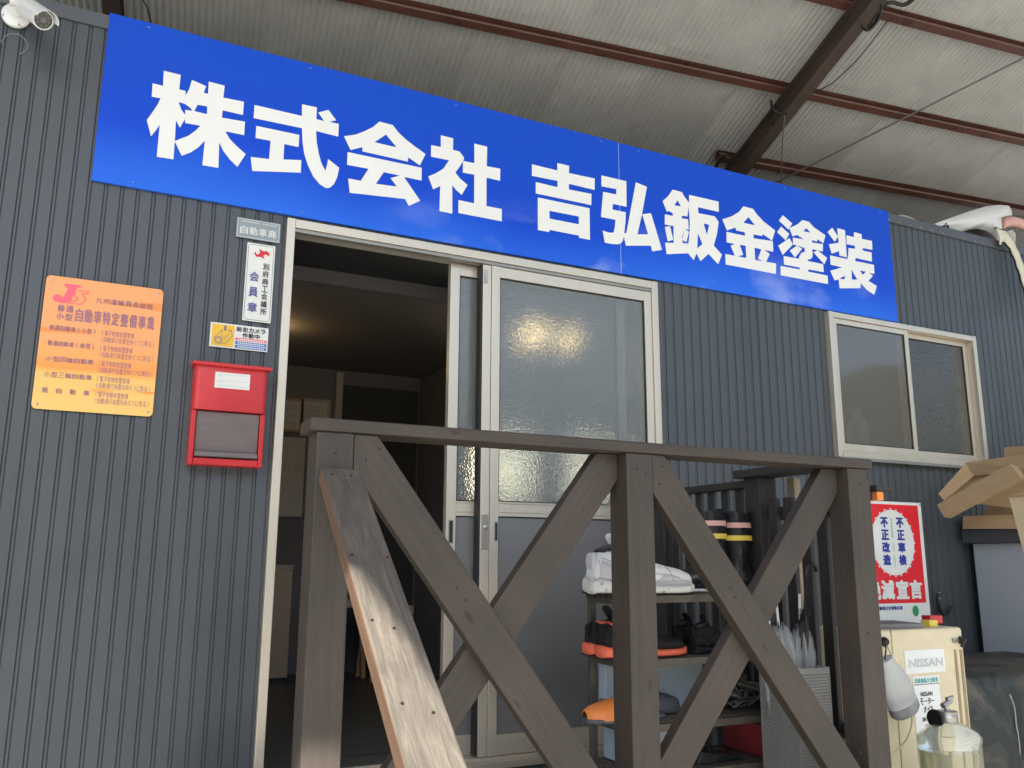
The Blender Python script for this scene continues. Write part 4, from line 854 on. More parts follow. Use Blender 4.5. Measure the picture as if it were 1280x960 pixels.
# braces: each is a board cut to fit between the posts and the rail
def brace(xa_, za_, xb_, zb_, x0, x1, yc, th=0.036, wd=0.089):
    """centre line through (xa,za)-(xb,zb); trimmed to x0..x1 and below the rail"""
    d = V((xb_-xa_, 0, zb_-za_)).normalized(); n_ = V((-d.z, 0, d.x)); c = V((xa_, 0, za_))
    quad = [c-d*3-n_*wd/2, c+d*3-n_*wd/2, c+d*3+n_*wd/2, c-d*3+n_*wd/2]
    def clip(poly, f):
        out = []
        for i in range(len(poly)):
            p, q = poly[i], poly[(i+1) % len(poly)]; a, b_ = f(p), f(q)
            if a >= 0: out.append(p)
            if (a >= 0) != (b_ >= 0): out.append(p+(q-p)*(a/(a-b_)))
        return out
    for f in (lambda p: p.x-x0, lambda p: x1-p.x, lambda p: RZ-0.001-p.z, lambda p: p.z-0.80): quad = clip(quad, f)
    mid = sum(quad, V((0, 0, 0)))/len(quad)
    o_ = c + d*((mid-c).dot(d)); o_.y = yc
    ax = d; ay = V((0, 1, 0)).cross(d).normalized(); az = ax.cross(ay)
    mb = MB(); loc = [V(((p-o_).dot(ax), (p-o_).dot(ay), 0)) for p in quad]
    mb.prism([V((q.x, q.y, -th/2)) for q in loc], V((0, 0, th)))
    o = bpy.data.objects.new('cross_brace', mb.mesh('cross_brace', 'timber')); COL.objects.link(o); o.parent = D
    o.matrix_local = Matrix.Translation(o_-D.location) @ Matrix((ax, ay, az)).transposed().to_4x4()
    md = o.modifiers.new('bevel', 'BEVEL'); md.width = 0.003; md.segments = 2; md.limit_method = 'ANGLE'
    return o
brace(0.545, 1.705, 1.023, 1.0715, 0.503, 1.204, YF+0.020)
brace(1.160, 1.716, 0.879, 1.346, 0.503, 1.204, YF+0.058)
brace(1.306, 1.7135, 1.667, 1.2385, 1.286, 1.971, YF+0.020)
brace(1.940, 1.729, 1.765, 1.511, 1.286, 1.971, YF+0.058)
mb = MB()
for x, z in ((.53, 1.71), (.56, 1.735), (1.175, .975), (1.19, 1.01), (1.315, 1.735), (1.305, 1.69), (1.945, .99), (1.93, .965), (.462, 1.72), (.462, 1.60), (1.235, 1.725), (1.262, 1.715), (2.015, 1.72), (2.005, 1.30), (.75, 1.436), (.77, 1.41), (1.52, 1.43), (1.535, 1.405)):
    on_post = x in (.462, 1.235, 1.262, 2.015, 2.005); y_ = YF-0.0004 if on_post else YF+0.0018
    mb.lathe((x, y_, z), [(.0034, .002), (.0034, -.0006), (.0015, -.0003)], 8, 'y')
mb.build('screws', 'black', D)['kind'] = 'stuff'
# side rail back towards the wall
XS = 2.06
timber('side_cap', (XS+0.02, -1.10, 1.794), (XS+0.02, -0.64, 1.794), 0.11, 0.028, (0, 0, 1), 'timber_dark', D)
timber('side_post', (XS+0.03, -0.70, 0.0), (XS+0.03, -0.70, 1.779), 0.075, 0.075, (0, 1, 0), 'timber_dark', D)
timber('side_rail', (XS+0.02, -0.66, 1.762), (XS+0.02, -0.20, 1.762), 0.05, 0.026, (0, 0, 1), 'timber_dark', D)
timber('side_rail', (XS+0.02, -0.66, 1.02), (XS+0.02, -0.20, 1.02), 0.04, 0.05, (0, 0, 1), 'timber_dark', D)
timber('side_post', (XS+0.02, -0.16, 0.0), (XS+0.02, -0.16, 1.775), 0.07, 0.07, (0, 1, 0), 'timber_dark', D)
for k in range(6):
    y = -0.60+0.075*k; timber('picket', (XS+0.025, y, 0.80), (XS+0.025, y, 1.748), 0.014, 0.036, (0, 1, 0), 'timber_dark', D, 0.0015)
timber('side_rail', (XS+0.045, -1.08, 1.655), (XS+0.045, -0.745, 1.655), 0.024, 0.045, (0, 0, 1), 'timber_dark', D)
timber('side_rail', (XS+0.045, -1.08, 1.0), (XS+0.045, -0.745, 1.0), 0.024, 0.045, (0, 0, 1), 'timber_dark', D)
for k, y in enumerate((-0.775, -0.845, -0.915, -0.985, -1.055)):
    timber('picket', (XS+0.022, y, 0.80), (XS+0.022, y, 1.705), 0.018, 0.040, (0, 1, 0), 'timber_dark', D, 0.0015)
timber('side_post', (XS+0.09, -0.80, 0.8), (XS+0.09, -0.80, 1.775), 0.03, 0.035, (0, 1, 0), 'post_tan', D)
# handrail plank of the steps, coming down towards the yard
pa = V((0.465, -1.238, 1.684)); pb = V((0.411, -2.16, 1.087)); ax = (pb-pa).normalized()
H = thing('stair_handrail', (0.42, -1.7, 0), 'worn brown plank handrail sloping down from the deck post, its lower end in sunlight', 'handrail')
side = V((1, 0, 0)) - ax*ax.x; side.normalize(); nup = ax.cross(side); nup = nup if nup.z > 0 else -nup
mb = MB(); Lp = (pb-pa).length; mb.box(0, Lp, -0.041, 0.041, -0.032, 0)
o = bpy.data.objects.new('plank', mb.mesh('plank', 'plank')); COL.objects.link(o); o.parent = H
o.data.materials.append(M['plank_edge'])
for p_ in o.data.polygons:
    if abs(p_.normal.y) > 0.9: p_.material_index = 1
yl = nup.cross(ax)
o.matrix_local = Matrix.Translation(pa-H.location) @ Matrix((ax, yl, nup)).transposed().to_4x4()
md = o.modifiers.new('bevel', 'BEVEL'); md.width = 0.0025; md.segments = 2; md.limit_method = 'ANGLE'
mb = MB()
for u_, v_ in ((0.03, -0.022), (0.03, 0.016), (0.33, -0.03), (0.335, 0.032), (0.515, -0.028), (0.535, 0.003), (0.70, -0.02), (0.72, 0.02)):
    c = pa+ax*u_+yl*v_+nup*0.0008; mb.tube([c-nup*0.0006, c+nup*0.0006], 0.0026, 10)
mb.build('screw_holes', 'black', H)
e_ = pa+ax*(Lp-0.10); MB().box(e_.x-0.035, e_.x+0.035, e_.y-0.035, e_.y+0.035, 0, e_.z-0.075).build('lower_post', 'timber', H)

# ================================================================== shoe rack
RX0, RX1, RY0, RY1 = 1.470, 2.035, -0.825, -0.555
SH = [1.395, 1.212, 1.030, 0.895]
K = thing('shoe_rack', ((RX0+RX1)/2, (RY0+RY1)/2, DK), 'brown metal slatted shoe rack standing behind the railing', 'shoe rack')
for x in (RX0+0.012, RX1-0.012):
    for y in (RY0+0.022, RY1-0.012):
        MB().box(x-0.0115, x+0.0115, y-0.009, y+0.009, DK, SH[0]-0.012).build('rack_post', 'rack_metal', K, bevel=0.002)
for z in SH:
    s_ = MB(); s_.box(RX0, RX1, RY0-0.002, RY0+0.008, z-0.022, z)
    shf = s_.build('shelf', 'rack_metal', K, bevel=0.0015)
    for k in range(8):
        y = RY0+0.020+k*(RY1-RY0-0.025)/7.5; MB().box(RX0-0.012, RX1+0.008, y-0.006, y+0.006, z-0.014, z-0.001).build('slat', 'rack_metal', shf)
    MB().box(RX0+0.002, RX0+0.016, RY0+0.0085, RY1, z-0.030, z-0.0145).build('end_bar', 'rack_metal', shf)
    MB().box(RX1-0.016, RX1-0.002, RY0+0.0085, RY1, z-0.030, z-0.0145).build('end_bar', 'rack_metal', shf)

def shoe_ring(x, wl, wr, z0, z1, n=16, p=2.6, yc=0.0):
    r = []
    for k in range(n):
        t_ = 2*math.pi*k/n; c, s_ = math.cos(t_), math.sin(t_)
        yy_ = (wr if c > 0 else wl)*(abs(c)**(2/p))*(1 if c > 0 else -1); yy_ *= 1-0.30*max(0.0, s_)**1.3*(1 if z1-z0 > .045 else 0); zz = (z1-z0)/2*(abs(s_)**(2/p))*(1 if s_ > 0 else -1)
        r.append(V((x, yy_+yc, (z0+z1)/2+zz)))
    return r
def place(parts_, Mx):
    for mb in parts_: mb.v = [Mx @ v for v in mb.v]
def shoe(loc, yaw, L_, lab, mats, grp=None, high=0.0, name='sneaker', cat='shoe', lift=0.0, ch=0.0):
    """toe towards local +x, heel at 0; mats: upper, sole, lining, accent"""
    loc = V(loc); t = thing(name, loc, lab, cat, grp)
    k = L_/0.29
    top_ = [(-0.004, .020, .022, .06), (0.002, .030, .018, .088+high*.6), (0.014, .034, .02, .104+high), (0.05, .036, .02, .100+high), (0.075, .037, .02, .108+high*1.1), (0.10, .038, .02, .106+high*0.8), (0.135, .041, .02, .090+ch*.4), (0.175, .046, .02, .072+ch*.7), (0.215, .049, .02, .061+ch), (0.25, .046, .02, .055+ch), (0.275, .036, .02, .047+ch*.9), (0.290, .018, .022, .036+ch*.5)]
    if high > 0.01:
        top_ = [(-.006, .014, .024, .055), (.000, .023, .018, .082), (.010, .029, .02, .106), (.030, .032, .02, .119), (.055, .033, .02, .126), (.082, .035, .02, .134), (.104, .037, .02, .121), (.135, .041, .02, .101), (.175, .046, .02, .085), (.215, .049, .02, .075), (.25, .046, .02, .068), (.275, .037, .02, .058), (.290, .02, .022, .044)]
    up = MB(); up.rings([shoe_ring(x*k, wd*k, wd*k, a*k, b_*k) for x, wd, a, b_ in top_])
    sole = MB(); ss = [(-0.014, .020, 0.010, .036+ch*.4), (-0.006, .034, 0.003, .040+ch*.5), (0.05, .041, 0, .034+ch*.3), (0.12, .040, 0.002, .028), (0.19, .050, 0, .026), (0.25, .049, 0.001, .026), (0.285, .036, 0.005, .028), (0.302, .014, 0.012, .028)]
    sole.rings([shoe_ring(x*k, wd*k, wd*k, a*k, b_*k, 16, 3.5) for x, wd, a, b_ in ss])
    lin = MB(); lin.rings([[V((x*k, y*k, ((.0950+high+.009*(high > .01)) + (x-.05)*0.30*(high > .01))*k)) for x, y in [(.014+.038*(1+math.cos(a_)), .024*math.sin(a_)) for a_ in [i*math.pi/6 for i in range(12)]]], [V((x*k, y*k, ((.1025+high+.011*(high > .01)) + (x-.05)*0.30*(high > .01))*k)) for x, y in [(.016+.036*(1+math.cos(a_)), .022*math.sin(a_)) for a_ in [i*math.pi/6 for i in range(12)]]]])
    tong = MB(); tong.rings([shoe_ring(0.108*k, .022*k, .022*k, .075*k, .09*k, 10), shoe_ring(0.088*k, .024*k, .024*k, (.105+high*.7)*k, (.122+high*.7)*k, 10), shoe_ring(0.066*k, .022*k, .022*k, (.130+high)*k, (.150+high)*k, 10)])
    lace = MB()
    for q in range(5):
        x = 0.10+q*0.017; z = .094+high*0.35*(1-q/4)-q*0.0075; lace.tube([V((x*k, -.027*k, z*k)), V(((x+.004)*k, 0, (z+.010)*k)), V((x*k, .027*k, z*k))], 0.003*k, 6)
    acc = MB()
    for sgn in (() if high > 0.01 else (-1, 1)):
        acc.prism([V((a*k, sgn*b_*k, c*k)) for a, b_, c in ((.035, .040, .052), (.075, .0415, .050), (.12, .044, .04), (.115, .0435, .052), (.06, .041, .078+high*.3), (.03, .0385, .08+high*.3))], (0, sgn*0.0015, 0))
    def surf(x, z, sg, off):
        for (xa_, wa, a0, b0), (xb_, wb, a1, b1) in zip(top_, top_[1:]):
            if xa_ <= x <= xb_:
                f_ = (x-xa_)/(xb_-xa_); w_ = wa+(wb-wa)*f_; lo = a0+(a1-a0)*f_; hi = b0+(b1-b0)*f_; u_ = min(.97, abs(z-(lo+hi)/2)/((hi-lo)/2))
                sn_ = max(0.0, (z-(lo+hi)/2)/((hi-lo)/2))**1.3; return V((x*k, sg*((w_*(1-u_**2.6)**(1/2.6))*(1-0.30*min(1, sn_)**1.3*(1 if hi-lo > .045 else 0))+off)*k, z*k))
        return V((x*k, sg*.03*k, z*k))
    pan = MB()
    def patch(lowc, upc, n_=10, off=.0018):
        for sg in (-1, 1):
            for lay in (0.0,):
                o_ = len(pan.v); lw = spline([V((a, 0, b_)) for a, b_ in lowc], 3); uw = spline([V((a, 0, b_)) for a, b_ in upc], 3); m_ = min(len(lw), len(uw))
                for i in range(m_):
                    p, q = lw[int(i*(len(lw)-1)/(m_-1))], uw[int(i*(len(uw)-1)/(m_-1))]
                    for j in range(4): r_ = p.lerp(q, j/3); pan.v.append(surf(r_.x, r_.z, sg, off))
                for i in range(m_-1):
                    for j in range(3): a0 = o_+i*4+j; pan.f.append((a0, a0+1, a0+5, a0+4))
    hz_ = high; sea = MB()
    if high > 0.01:
        for sg in (-1, 1):
            for cv in ([(0.0, .045), (.03, .040), (.09, .036), (.16, .036), (.23, .036), (.28, .034)], [(.012, .095), (.035, .085), (.06, .07), (.075, .05), (.08, .038)], [(.10, .10), (.115, .075), (.15, .058), (.20, .052), (.23, .045)], [(.20, .075), (.205, .055), (.212, .038)], [(.03, .112), (.055, .108), (.085, .118)]):
                sea.tube([surf(q.x, q.z, sg, .0024) for q in spline([V((a, 0, b_)) for a, b_ in cv], 4)], .0011, 5)
            for q in range(4): c_ = surf(.108+q*.014, .100-q*.008, sg, .002); sea.tube([c_, c_+V((0, sg*.003, 0))], .0028, 8)
    patch([(0.004, .04), (.03, .036), (.062, .034)], [(0.006, .085+hz_*.5), (.03, .075+hz_*.4), (.055, .055)])
    patch([(0.085, .032), (.12, .03), (.16, .03)], [(0.095, .088+hz_*.4), (.12, .078), (.15, .064)])
    patch([(0.165, .030), (.22, .028), (.272, .028)], [(0.185, .052), (.225, .045), (.268, .036)])
    heel = MB(); heel.rings([shoe_ring(-0.009*k, .011*k, .011*k, (.060+high*.5)*k, (.094+high)*k, 10), shoe_ring(-0.001*k, .013*k, .013*k, (.060+high*.5)*k, (.098+high)*k, 10), shoe_ring(0.006*k, .010*k, .010*k, (.07+high*.5)*k, (.095+high)*k, 10)])
    Mx = Matrix.Translation(loc+V((0, 0, lift))) @ Matrix.Rotation(yaw, 4, 'Z')
    place((up, sole, lin, tong, lace, acc, heel, pan, sea), Mx)
    if sea.f: sea.build('seams', 'ink_grey' if 'sneaker' in mats[0] else 'rubber', t)['kind'] = 'stuff'
    o_ = pan.build('overlay_panels', mats[5] if len(mats) > 5 else mats[3], t, 0.9); so_ = o_.modifiers.new('thick', 'SOLIDIFY'); so_.thickness = 0.002; o_['kind'] = 'stuff'
    up.build('upper', mats[0], t, 0.9); sole.build('sole', mats[1], t, 0.9); tread = MB(); tread.rings([shoe_ring(x*k, wd*k*1.02, wd*k*1.02, 0, .007*k, 16, 3.5) for x, wd, a, b_ in ss[1:-1]]); place((tread,), Mx); tread.build('tread', 'black', t, 0.9); lin.build('collar_opening', mats[2], t, 0.9); tong.build('tongue', mats[0], t, 0.9)
    lace.build('laces', mats[4] if len(mats) > 4 else mats[0], t, 3); acc.f and acc.build('side_overlay', mats[3], t); heel.build('heel_tab', mats[5] if len(mats) > 5 else mats[3], t, 0.9)
    return t
z1 = SH[0]
s1 = shoe((1.372, -0.760, z1), math.radians(-3), 0.335, 'high white sneaker with a red lace, nearer of the pair on the top shelf', ('sneaker_white', 'sneaker_mud', 'black', 'sneaker_white', 'white_plastic', 'lilac_grey'), 'white sneakers on the rack', 0.012, ch=0.014)
s2 = shoe((1.43, -0.650, z1), math.radians(4), 0.335, 'white sneaker on the top shelf, the farther of the pair behind the nearer one', ('sneaker_white', 'sneaker_mud', 'black', 'sneaker_white', 'white_plastic', 'lilac_grey'), 'white sneakers on the rack', 0.012, ch=0.014)
mb = MB(); text(mb, 'GC', 1.418, 1.442, 1.466, 1.482, -0.8095, 0.0006)
for k in range(3): stroke(mb, [V((1.418, -0.8095, 1.460-0.005*k)), V((1.450, -0.8095, 1.459-0.005*k))], 0.0010, 0)
build_flat(mb, 'printed_mark', 'ink', s1)
MB().tube([V((1.478, -0.773, 1.548)), V((1.492, -0.787, 1.520)), V((1.496, -0.785, 1.490))], 0.003, 6).build('red_lace', 'coral', s1, 3)
z2 = SH[1]
shoe((1.40, -0.760, z2), math.radians(0), 0.285, 'black and coral running shoe on the second shelf, the nearer of the pair', ('suede', 'coral', 'coral', 'suede', 'black'), 'black and coral shoes on the rack', 0.0)
shoe((1.415, -0.660, z2), math.radians(3), 0.285, 'black and coral running shoe on the second shelf, tucked behind its mate', ('suede', 'coral', 'coral', 'suede', 'black'), 'black and coral shoes on the rack', 0.0)
shoe((1.735, -0.755, z2), math.radians(6), 0.20, 'flat black shoe on the second shelf, the nearer of its pair', ('suede', 'rubber', 'black', 'suede', 'black'), 'black shoes on the second shelf', 0.02)
shoe((1.745, -0.650, z2), math.radians(4), 0.20, 'flat black shoe on the second shelf, the farther of its pair', ('suede', 'rubber', 'black', 'suede', 'black'), 'black shoes on the second shelf', 0.02)
# rubber boots
def boot(x, y, z0, zt, lab, yaw=0.0):
    t = thing('rubber_boot', (x, y, z0), lab, 'boot', 'tall black rubber boots on the rack'); Mx = Matrix.Translation(V((x, y, z0))) @ Matrix.Rotation(yaw, 4, 'Z'); h_ = zt-z0
    mb = MB(); R_ = []
    for zz, rx, ry, cx in ((0.06, .045, .04, 0.0), (0.09, .042, .036, 0), (0.14, .044, .038, 0), (0.18, .050, .042, 0), (h_-.055, .052, .045, 0), (h_-.03, .052, .046, 0), (h_, .050, .046, 0)):
        R_.append([V((cx+rx*math.cos(a_)+0.003*math.sin(5*a_+zz*40)*(zz > .2), ry*math.sin(a_), zz + (0.006*math.sin(3*a_+x*40) if zz == h_ else 0))) for a_ in [i*math.pi/10 for i in range(20)]])
    mb.rings(R_, True, False); i_ = MB(); i_.rings([[V((v.x*0.95, v.y*0.95, v.z)) for v in R_[-1]], [V((v.x*0.9, v.y*0.9, h_-0.12)) for v in R_[-1]]], False, True)
    foot = MB(); foot.rings([shoe_ring(a, wd, wd, b_, c) for a, wd, b_, c in ((-.052, .02, .012, .06), (-.04, .036, .006, .09), (0, .041, .004, .10), (.05, .04, .004, .095), (.09, .044, .004, .075), (.13, .048, .004, .062), (.17, .044, .004, .055), (.195, .026, .006, .042))])
    place((mb, i_, foot), Mx)
    mb.build('shaft', 'rubber', t, 0.9); i_.build('lining', 'black', t, 0.9); foot.build('foot', 'rubber', t, 0.9)
    sl = MB(); sl.rings([shoe_ring(a, wd, wd, 0, .012, 16, 4) for a, wd in ((-.056, .024), (-.04, .040), (0, .044), (.06, .043), (.13, .052), (.17, .047), (.2, .026))]); place((sl,), Mx); sl.build('sole', 'sneaker_white', t, 0.9)
    for nm, m_, za_, zb_ in (('upper_band', 'band_pink', h_-.052, h_-.035), ('lower_band', 'band_yellow', h_-.095, h_-.078)):
        b_ = MB(); b_.rings([[V((.0535*math.cos(a_), .0468*math.sin(a_), zz)) for a_ in [i*math.pi/12 for i in range(24)]] for zz in (za_, zb_)], False, False); place((b_,), Mx); b_.build(nm, m_, t, 0.9)
    return t
boot(1.905, -0.655, z1, 1.665, 'tall black rubber boot with pink and yellow bands, left of the pair', 2.6)
boot(2.005, -0.665, z1-0.0, 1.660, 'tall black rubber boot with pink and yellow bands, right of the pair', 2.5)
# clogs
def clog(x, y, z0, lab, m_, yaw):
    t = thing('garden_clog', (x, y, z0), lab, 'clog'); Mx = Matrix.Translation(V((x, y, z0))) @ Matrix.Rotation(yaw, 4, 'Z')
    s_ = MB(); s_.rings([shoe_ring(a, wd, wd, 0, .020, 16, 3.5) for a, wd in ((-.005, .018), (.0, .032), (.05, .039), (.12, .040), (.19, .049), (.24, .044), (.262, .02))])
    v_ = MB(); ro = []; ri = []
    for a, wd, hh in ((.115, .045, .070), (.145, .048, .068), (.18, .050, .062), (.215, .047, .054), (.245, .036, .043), (.262, .018, .034)):
        ro.append([V((a, wd*math.cos(b_), .012+hh*math.sin(b_)*0.85)) for b_ in [math.pi*i/12 for i in range(13)]] + [V((a, wd*0.92*math.cos(b_), .010+hh*math.sin(b_)*0.79)) for b_ in [math.pi*(12-i)/12 for i in range(13)]])
    v_.rings(ro)
    st_ = MB(); st_.tube([V((.11, -.042, .03)), V((.05, -.042, .035)), V((.0, -.03, .045)), V((-.012, 0, .048)), V((.0, .03, .045)), V((.05, .042, .035)), V((.11, .042, .03))], .006, 8)
    place((s_, v_, st_), Mx); s_.build('sole', 'clog_grey' if m_ == 'orange' else m_, t, 0.9); v_.build('toe_cover', m_, t, 0.9)
    if m_ != 'orange': st_.build('heel_strap', m_, t, 3)
    return t
c1 = clog(1.612, -0.735, SH[2], 'open orange slip-on sandal facing left on the third shelf', 'orange', math.pi)
c2 = clog(1.47, -0.665, SH[2], 'grey rubber clog facing right on the third shelf', 'clog_grey', 0.0)
# storage boxes on the rack
def crate(x0, x1, y0, y1, z0, z1, m_, lab, name='storage_box', lid=True):
    t = thing(name, ((x0+x1)/2, (y0+y1)/2, z0), lab, 'box'); MB().box(x0, x1, y0, y1, z0, z1-0.012).build('box_body', m_, t, bevel=0.003)
    if lid: MB().box(x0-0.004, x1+0.004, y0-0.004, y1+0.004, z1-0.0118, z1).build('box_lid', m_, t, bevel=0.003)
    return t
crate(1.50, 1.88, -0.615, -0.57, SH[2], 1.182, 'box_blue', 'pale blue cardboard box at the back of the third shelf')
crate(1.515, 1.795, -0.70, -0.57, SH[3], 0.998, 'box_blue', 'pale blue box on the bottom shelf below the clogs')
crate(1.965, 2.03, -0.79, -0.60, SH[3], 0.992, 'box_red', 'dark red carton on the right end of the bottom shelf')
mb = MB()                                                        # tangle of straps on the third shelf
t = thing('webbing_straps', (1.93, -0.70, SH[2]), 'grey tangle of straps piled on the right of the third shelf', 'straps')
for k in range(7):
    P = [V((1.87+random.uniform(0, .14), -0.72+random.uniform(-.05, .06), SH[2]+random.uniform(.006, .11))) for _ in range(5)]
    MB().tube(spline(P, 6), 0.0055, 6).build('strap', 'rack_metal' if k % 2 else 'clog_grey', t, 3)
t = thing('wire_basket', (1.86, -0.70, SH[3]), 'black bent cover lying on the bottom shelf', 'cover')
MB().prism([V((1.70, -0.80, .90)), V((1.72, -0.80, .935)), V((1.86, -0.80, .915)), V((1.90, -0.80, .90))], (0, .08, 0)).build('folded_sheet', 'rubber', t, bevel=0.003)

# shoes on the deck
def slipper(px, py, lab):
    p = on_z(px, py, DK); p = V((p.x, p.y, DK)); return p
shoe((1.12, -0.66, DK), math.radians(80), 0.25, 'black shoe with a silver tab on the deck by the door sill, left one', ('rubber', 'rubber', 'black', 'ink_grey'), 'black shoes on the deck', 0.0, name='black_shoe')
shoe((1.225, -0.66, DK), math.radians(86), 0.25, 'black shoe with a silver tab on the deck by the door sill, right one', ('rubber', 'rubber', 'black', 'ink_grey'), 'black shoes on the deck', 0.0, name='black_shoe')

# ================================================================== umbrella stand
UX0, UX1, UY0, UY1, UZ0, UZ1 = 1.865, 1.995, -1.055, -0.905, DK, 1.185
T = thing('umbrella_stand', ((UX0+UX1)/2, (UY0+UY1)/2, DK), 'grey perforated metal umbrella stand beside the right railing post', 'umbrella stand')
mb = MB()
for (p, q) in (((UX0, UY0), (UX1, UY0)), ((UX1, UY0), (UX1, UY1)), ((UX1, UY1), (UX0, UY1)), ((UX0, UY1), (UX0, UY0))):
    mb.bar((p[0], p[1], UZ1), (q[0], q[1], UZ1), 0.006, 0.018)
mb.build('rim', 'mesh_grey', T, bevel=0.001)
mb = MB(); st_ = 0.0085
def lattice(ax0, ax1, fixed, axis):
    n = int((ax1-ax0)/st_)
    for i in range(n+1):
        u_ = ax0+i*st_
        P, Q = ((u_, fixed, UZ0+0.01), (u_, fixed, UZ1-0.009)) if axis == 'x' else ((fixed, u_, UZ0+0.01), (fixed, u_, UZ1-0.009))
        mb.bar(P, Q, 0.0042, 0.0012, (0, 1, 0) if axis == 'x' else (1, 0, 0))
    z = UZ0+0.01
    while z < UZ1-0.01:
        P, Q = ((ax0, fixed, z), (ax1, fixed, z)) if axis == 'x' else ((fixed, ax0, z), (fixed, ax1, z)); mb.bar(P, Q, 0.0011, 0.0042); z += st_
lattice(UX0, UX1, UY0, 'x'); lattice(UX0, UX1, UY1, 'x'); lattice(UY0, UY1, UX0, 'y'); lattice(UY0, UY1, UX1, 'y')
o = mb.build('perforated_sides', 'mesh_grey', T); o['kind'] = 'stuff'
MB().box(UX0, UX1, UY0, UY1, UZ0, UZ0+0.009).build('base', 'mesh_grey', T)
def umbrella(bx, by, tx, ty, zt, lab, m_='umbrella_film', handle=True, rr=0.030):
    A = V((bx, by, UZ0+0.03)); Bq = V((tx, ty, zt)); d = (Bq-A).normalized(); s_ = d.cross(V((0, 1, 0))).normalized(); u_ = s_.cross(d); L_ = (Bq-A).length
    t = thing('folded_umbrella', A, lab, 'umbrella', 'umbrellas in the stand'); R_ = []
    ph = random.uniform(0, 6)
    for i, (f_, r_) in enumerate(((0.0, .004), (0.1, .010), (0.3, .018), (0.5, .026), (0.7, .033), (0.85, .036), (0.93, .030), (0.99, .016))):
        R_.append([A + d*(L_*f_ + (0.02*math.sin(8*a_+ph) if i > 5 else 0)) + (s_*math.cos(a_)+u_*math.sin(a_))*r_*rr/0.030*(1+0.34*math.sin(8*a_+ph+f_*2)+0.12*math.sin(3*a_+ph)) for a_ in [k*math.pi/20 for k in range(40)]])
    MB().rings(R_).build('canopy', m_, t, 3)
    mb = MB(); mb.tube([A-d*0.02, A+d*(L_+0.10)], 0.0042, 8); mb.build('shaft', 'white_plastic' if m_ != 'rubber' else 'black', t, 3)
    mb = MB()
    for k in range(8):
        a_ = k*math.pi/4; q = A+d*L_*0.98+(s_*math.cos(a_)+u_*math.sin(a_))*0.018; mb.tube([q, q+d*0.022], 0.0016, 5)
    mb.build('rib_tips', 'black', t, 3)
    if handle:
        E_ = A+d*(L_+0.095); P = [E_]+[E_+d*0.03+s_*(0.02-0.02*math.cos(a_))*-1+d*0.02*math.sin(a_) for a_ in [math.pi*i/6 for i in range(7)]]
        MB().tube(P, 0.0062, 8).build('hook_handle', 'black', t, 3)
    return t
umbrella(1.905, -1.00, 1.905, -0.955, 1.305, 'clear plastic umbrella at the left of the stand', handle=False, rr=0.030)
umbrella(1.945, -0.98, 1.972, -0.975, 1.300, 'clear plastic umbrella leaning to the right in the stand', handle=False, rr=0.028)
umbrella(1.915, -0.95, 1.885, -0.94, 1.265, 'crumpled clear plastic umbrella leaning left against the rack', handle=False, rr=0.028)
umbrella(1.94, -0.94, 1.972, -0.995, 1.345, 'dark umbrella with a black crook handle rising above the others', 'rubber', rr=0.012)

# ================================================================== red poster
T = thing('red_poster', (3.58, -0.012, 1.20), 'red and white poster with blue lettering on a white oval, below the window', 'poster')
QX0, QX1, QZ0, QZ1 = 3.335, 3.764, 1.165, 1.787
MB().box(QX0, QX1, -0.012, -0.009, QZ0, QZ1).build('board', 'paper', T)
cxp = (QX0+QX1)/2; 
MB().box(QX0+0.010, QX1-0.024, -0.0128, -0.0121, 1.300, QZ1-0.014).build('red_field', 'poster_red', T)
p_c = on_y(1116, 678, -0.0135)
mb = MB(); cx, cz, rx, rz = p_c.x+0.002, p_c.z, 0.148, 0.158
mb.add([V((cx+rx*math.cos(a_), -0.0134, cz+rz*math.sin(a_))) for a_ in [i*math.pi/24 for i in range(48)]], [tuple(range(48))])
for i in range(24):
    a_ = i*math.pi/12; q = V((cx+(rx+0.004)*math.cos(a_), -0.0134, cz+(rz+0.004)*math.sin(a_))); stroke(mb, [q-V((math.cos(a_), 0, math.sin(a_)))*0.008, q+V((math.cos(a_), 0, math.sin(a_)))*0.004], 0.010, 0)
build_flat(mb, 'white_oval', 'paper', T)
def zpx(py, px=1116): return on_y(px, py, -0.014).z
def xpx(px, py=690): return on_y(px, py, -0.014).x
mb = MB()
column(mb, '不正車検', (xpx(1122, 660)+xpx(1130, 690))/2+0.002, 0.052, cz+0.122, cz-0.118, -0.0142, 0.0030, 0.86)
column(mb, '不正改造', (xpx(1104, 660)+xpx(1110, 690))/2-0.001, 0.052, cz+0.122, cz-0.118, -0.0142, 0.0030, 0.86)
row(mb, '九州運輸局大分運輸支局', 3.350, 3.570, 1.270, 1.288, -0.0142, 0.0006)
build_flat(mb, 'blue_lettering', 'ink_blue', T)
mb = MB(); column(mb, '無車検無保険', cx-0.001, 0.013, cz+0.118, cz+0.02, -0.0143, 0.0, 0.9); column(mb, 'しない させない', cx, 0.013, cz+0.0, cz-0.12, -0.0143, 0.0, 0.9)
build_flat(mb, 'green_lettering', 'ink_green', T)
mb = MB(); za_, zb_ = zpx(737, 1130), zpx(704, 1130)
xs_ = [(QX0+0.015, 3.43), (3.435, 3.525), (3.535, 3.622), (3.63, 3.718)]
for ch, (a, b_) in zip('絶滅宣言', xs_): text(mb, ch, a, b_, 1.318, 1.410, -0.0142, 0.0042, 8)
build_flat(mb, 'white_lettering', 'paper', T)
mb = MB(); mb.add([V((3.66+0.022*math.cos(a_), -0.0130, 1.262+0.026*math.sin(a_))) for a_ in [i*math.pi/12 for i in range(24)]], [tuple(range(24))]); build_flat(mb, 'green_badge', 'ink_green', T)
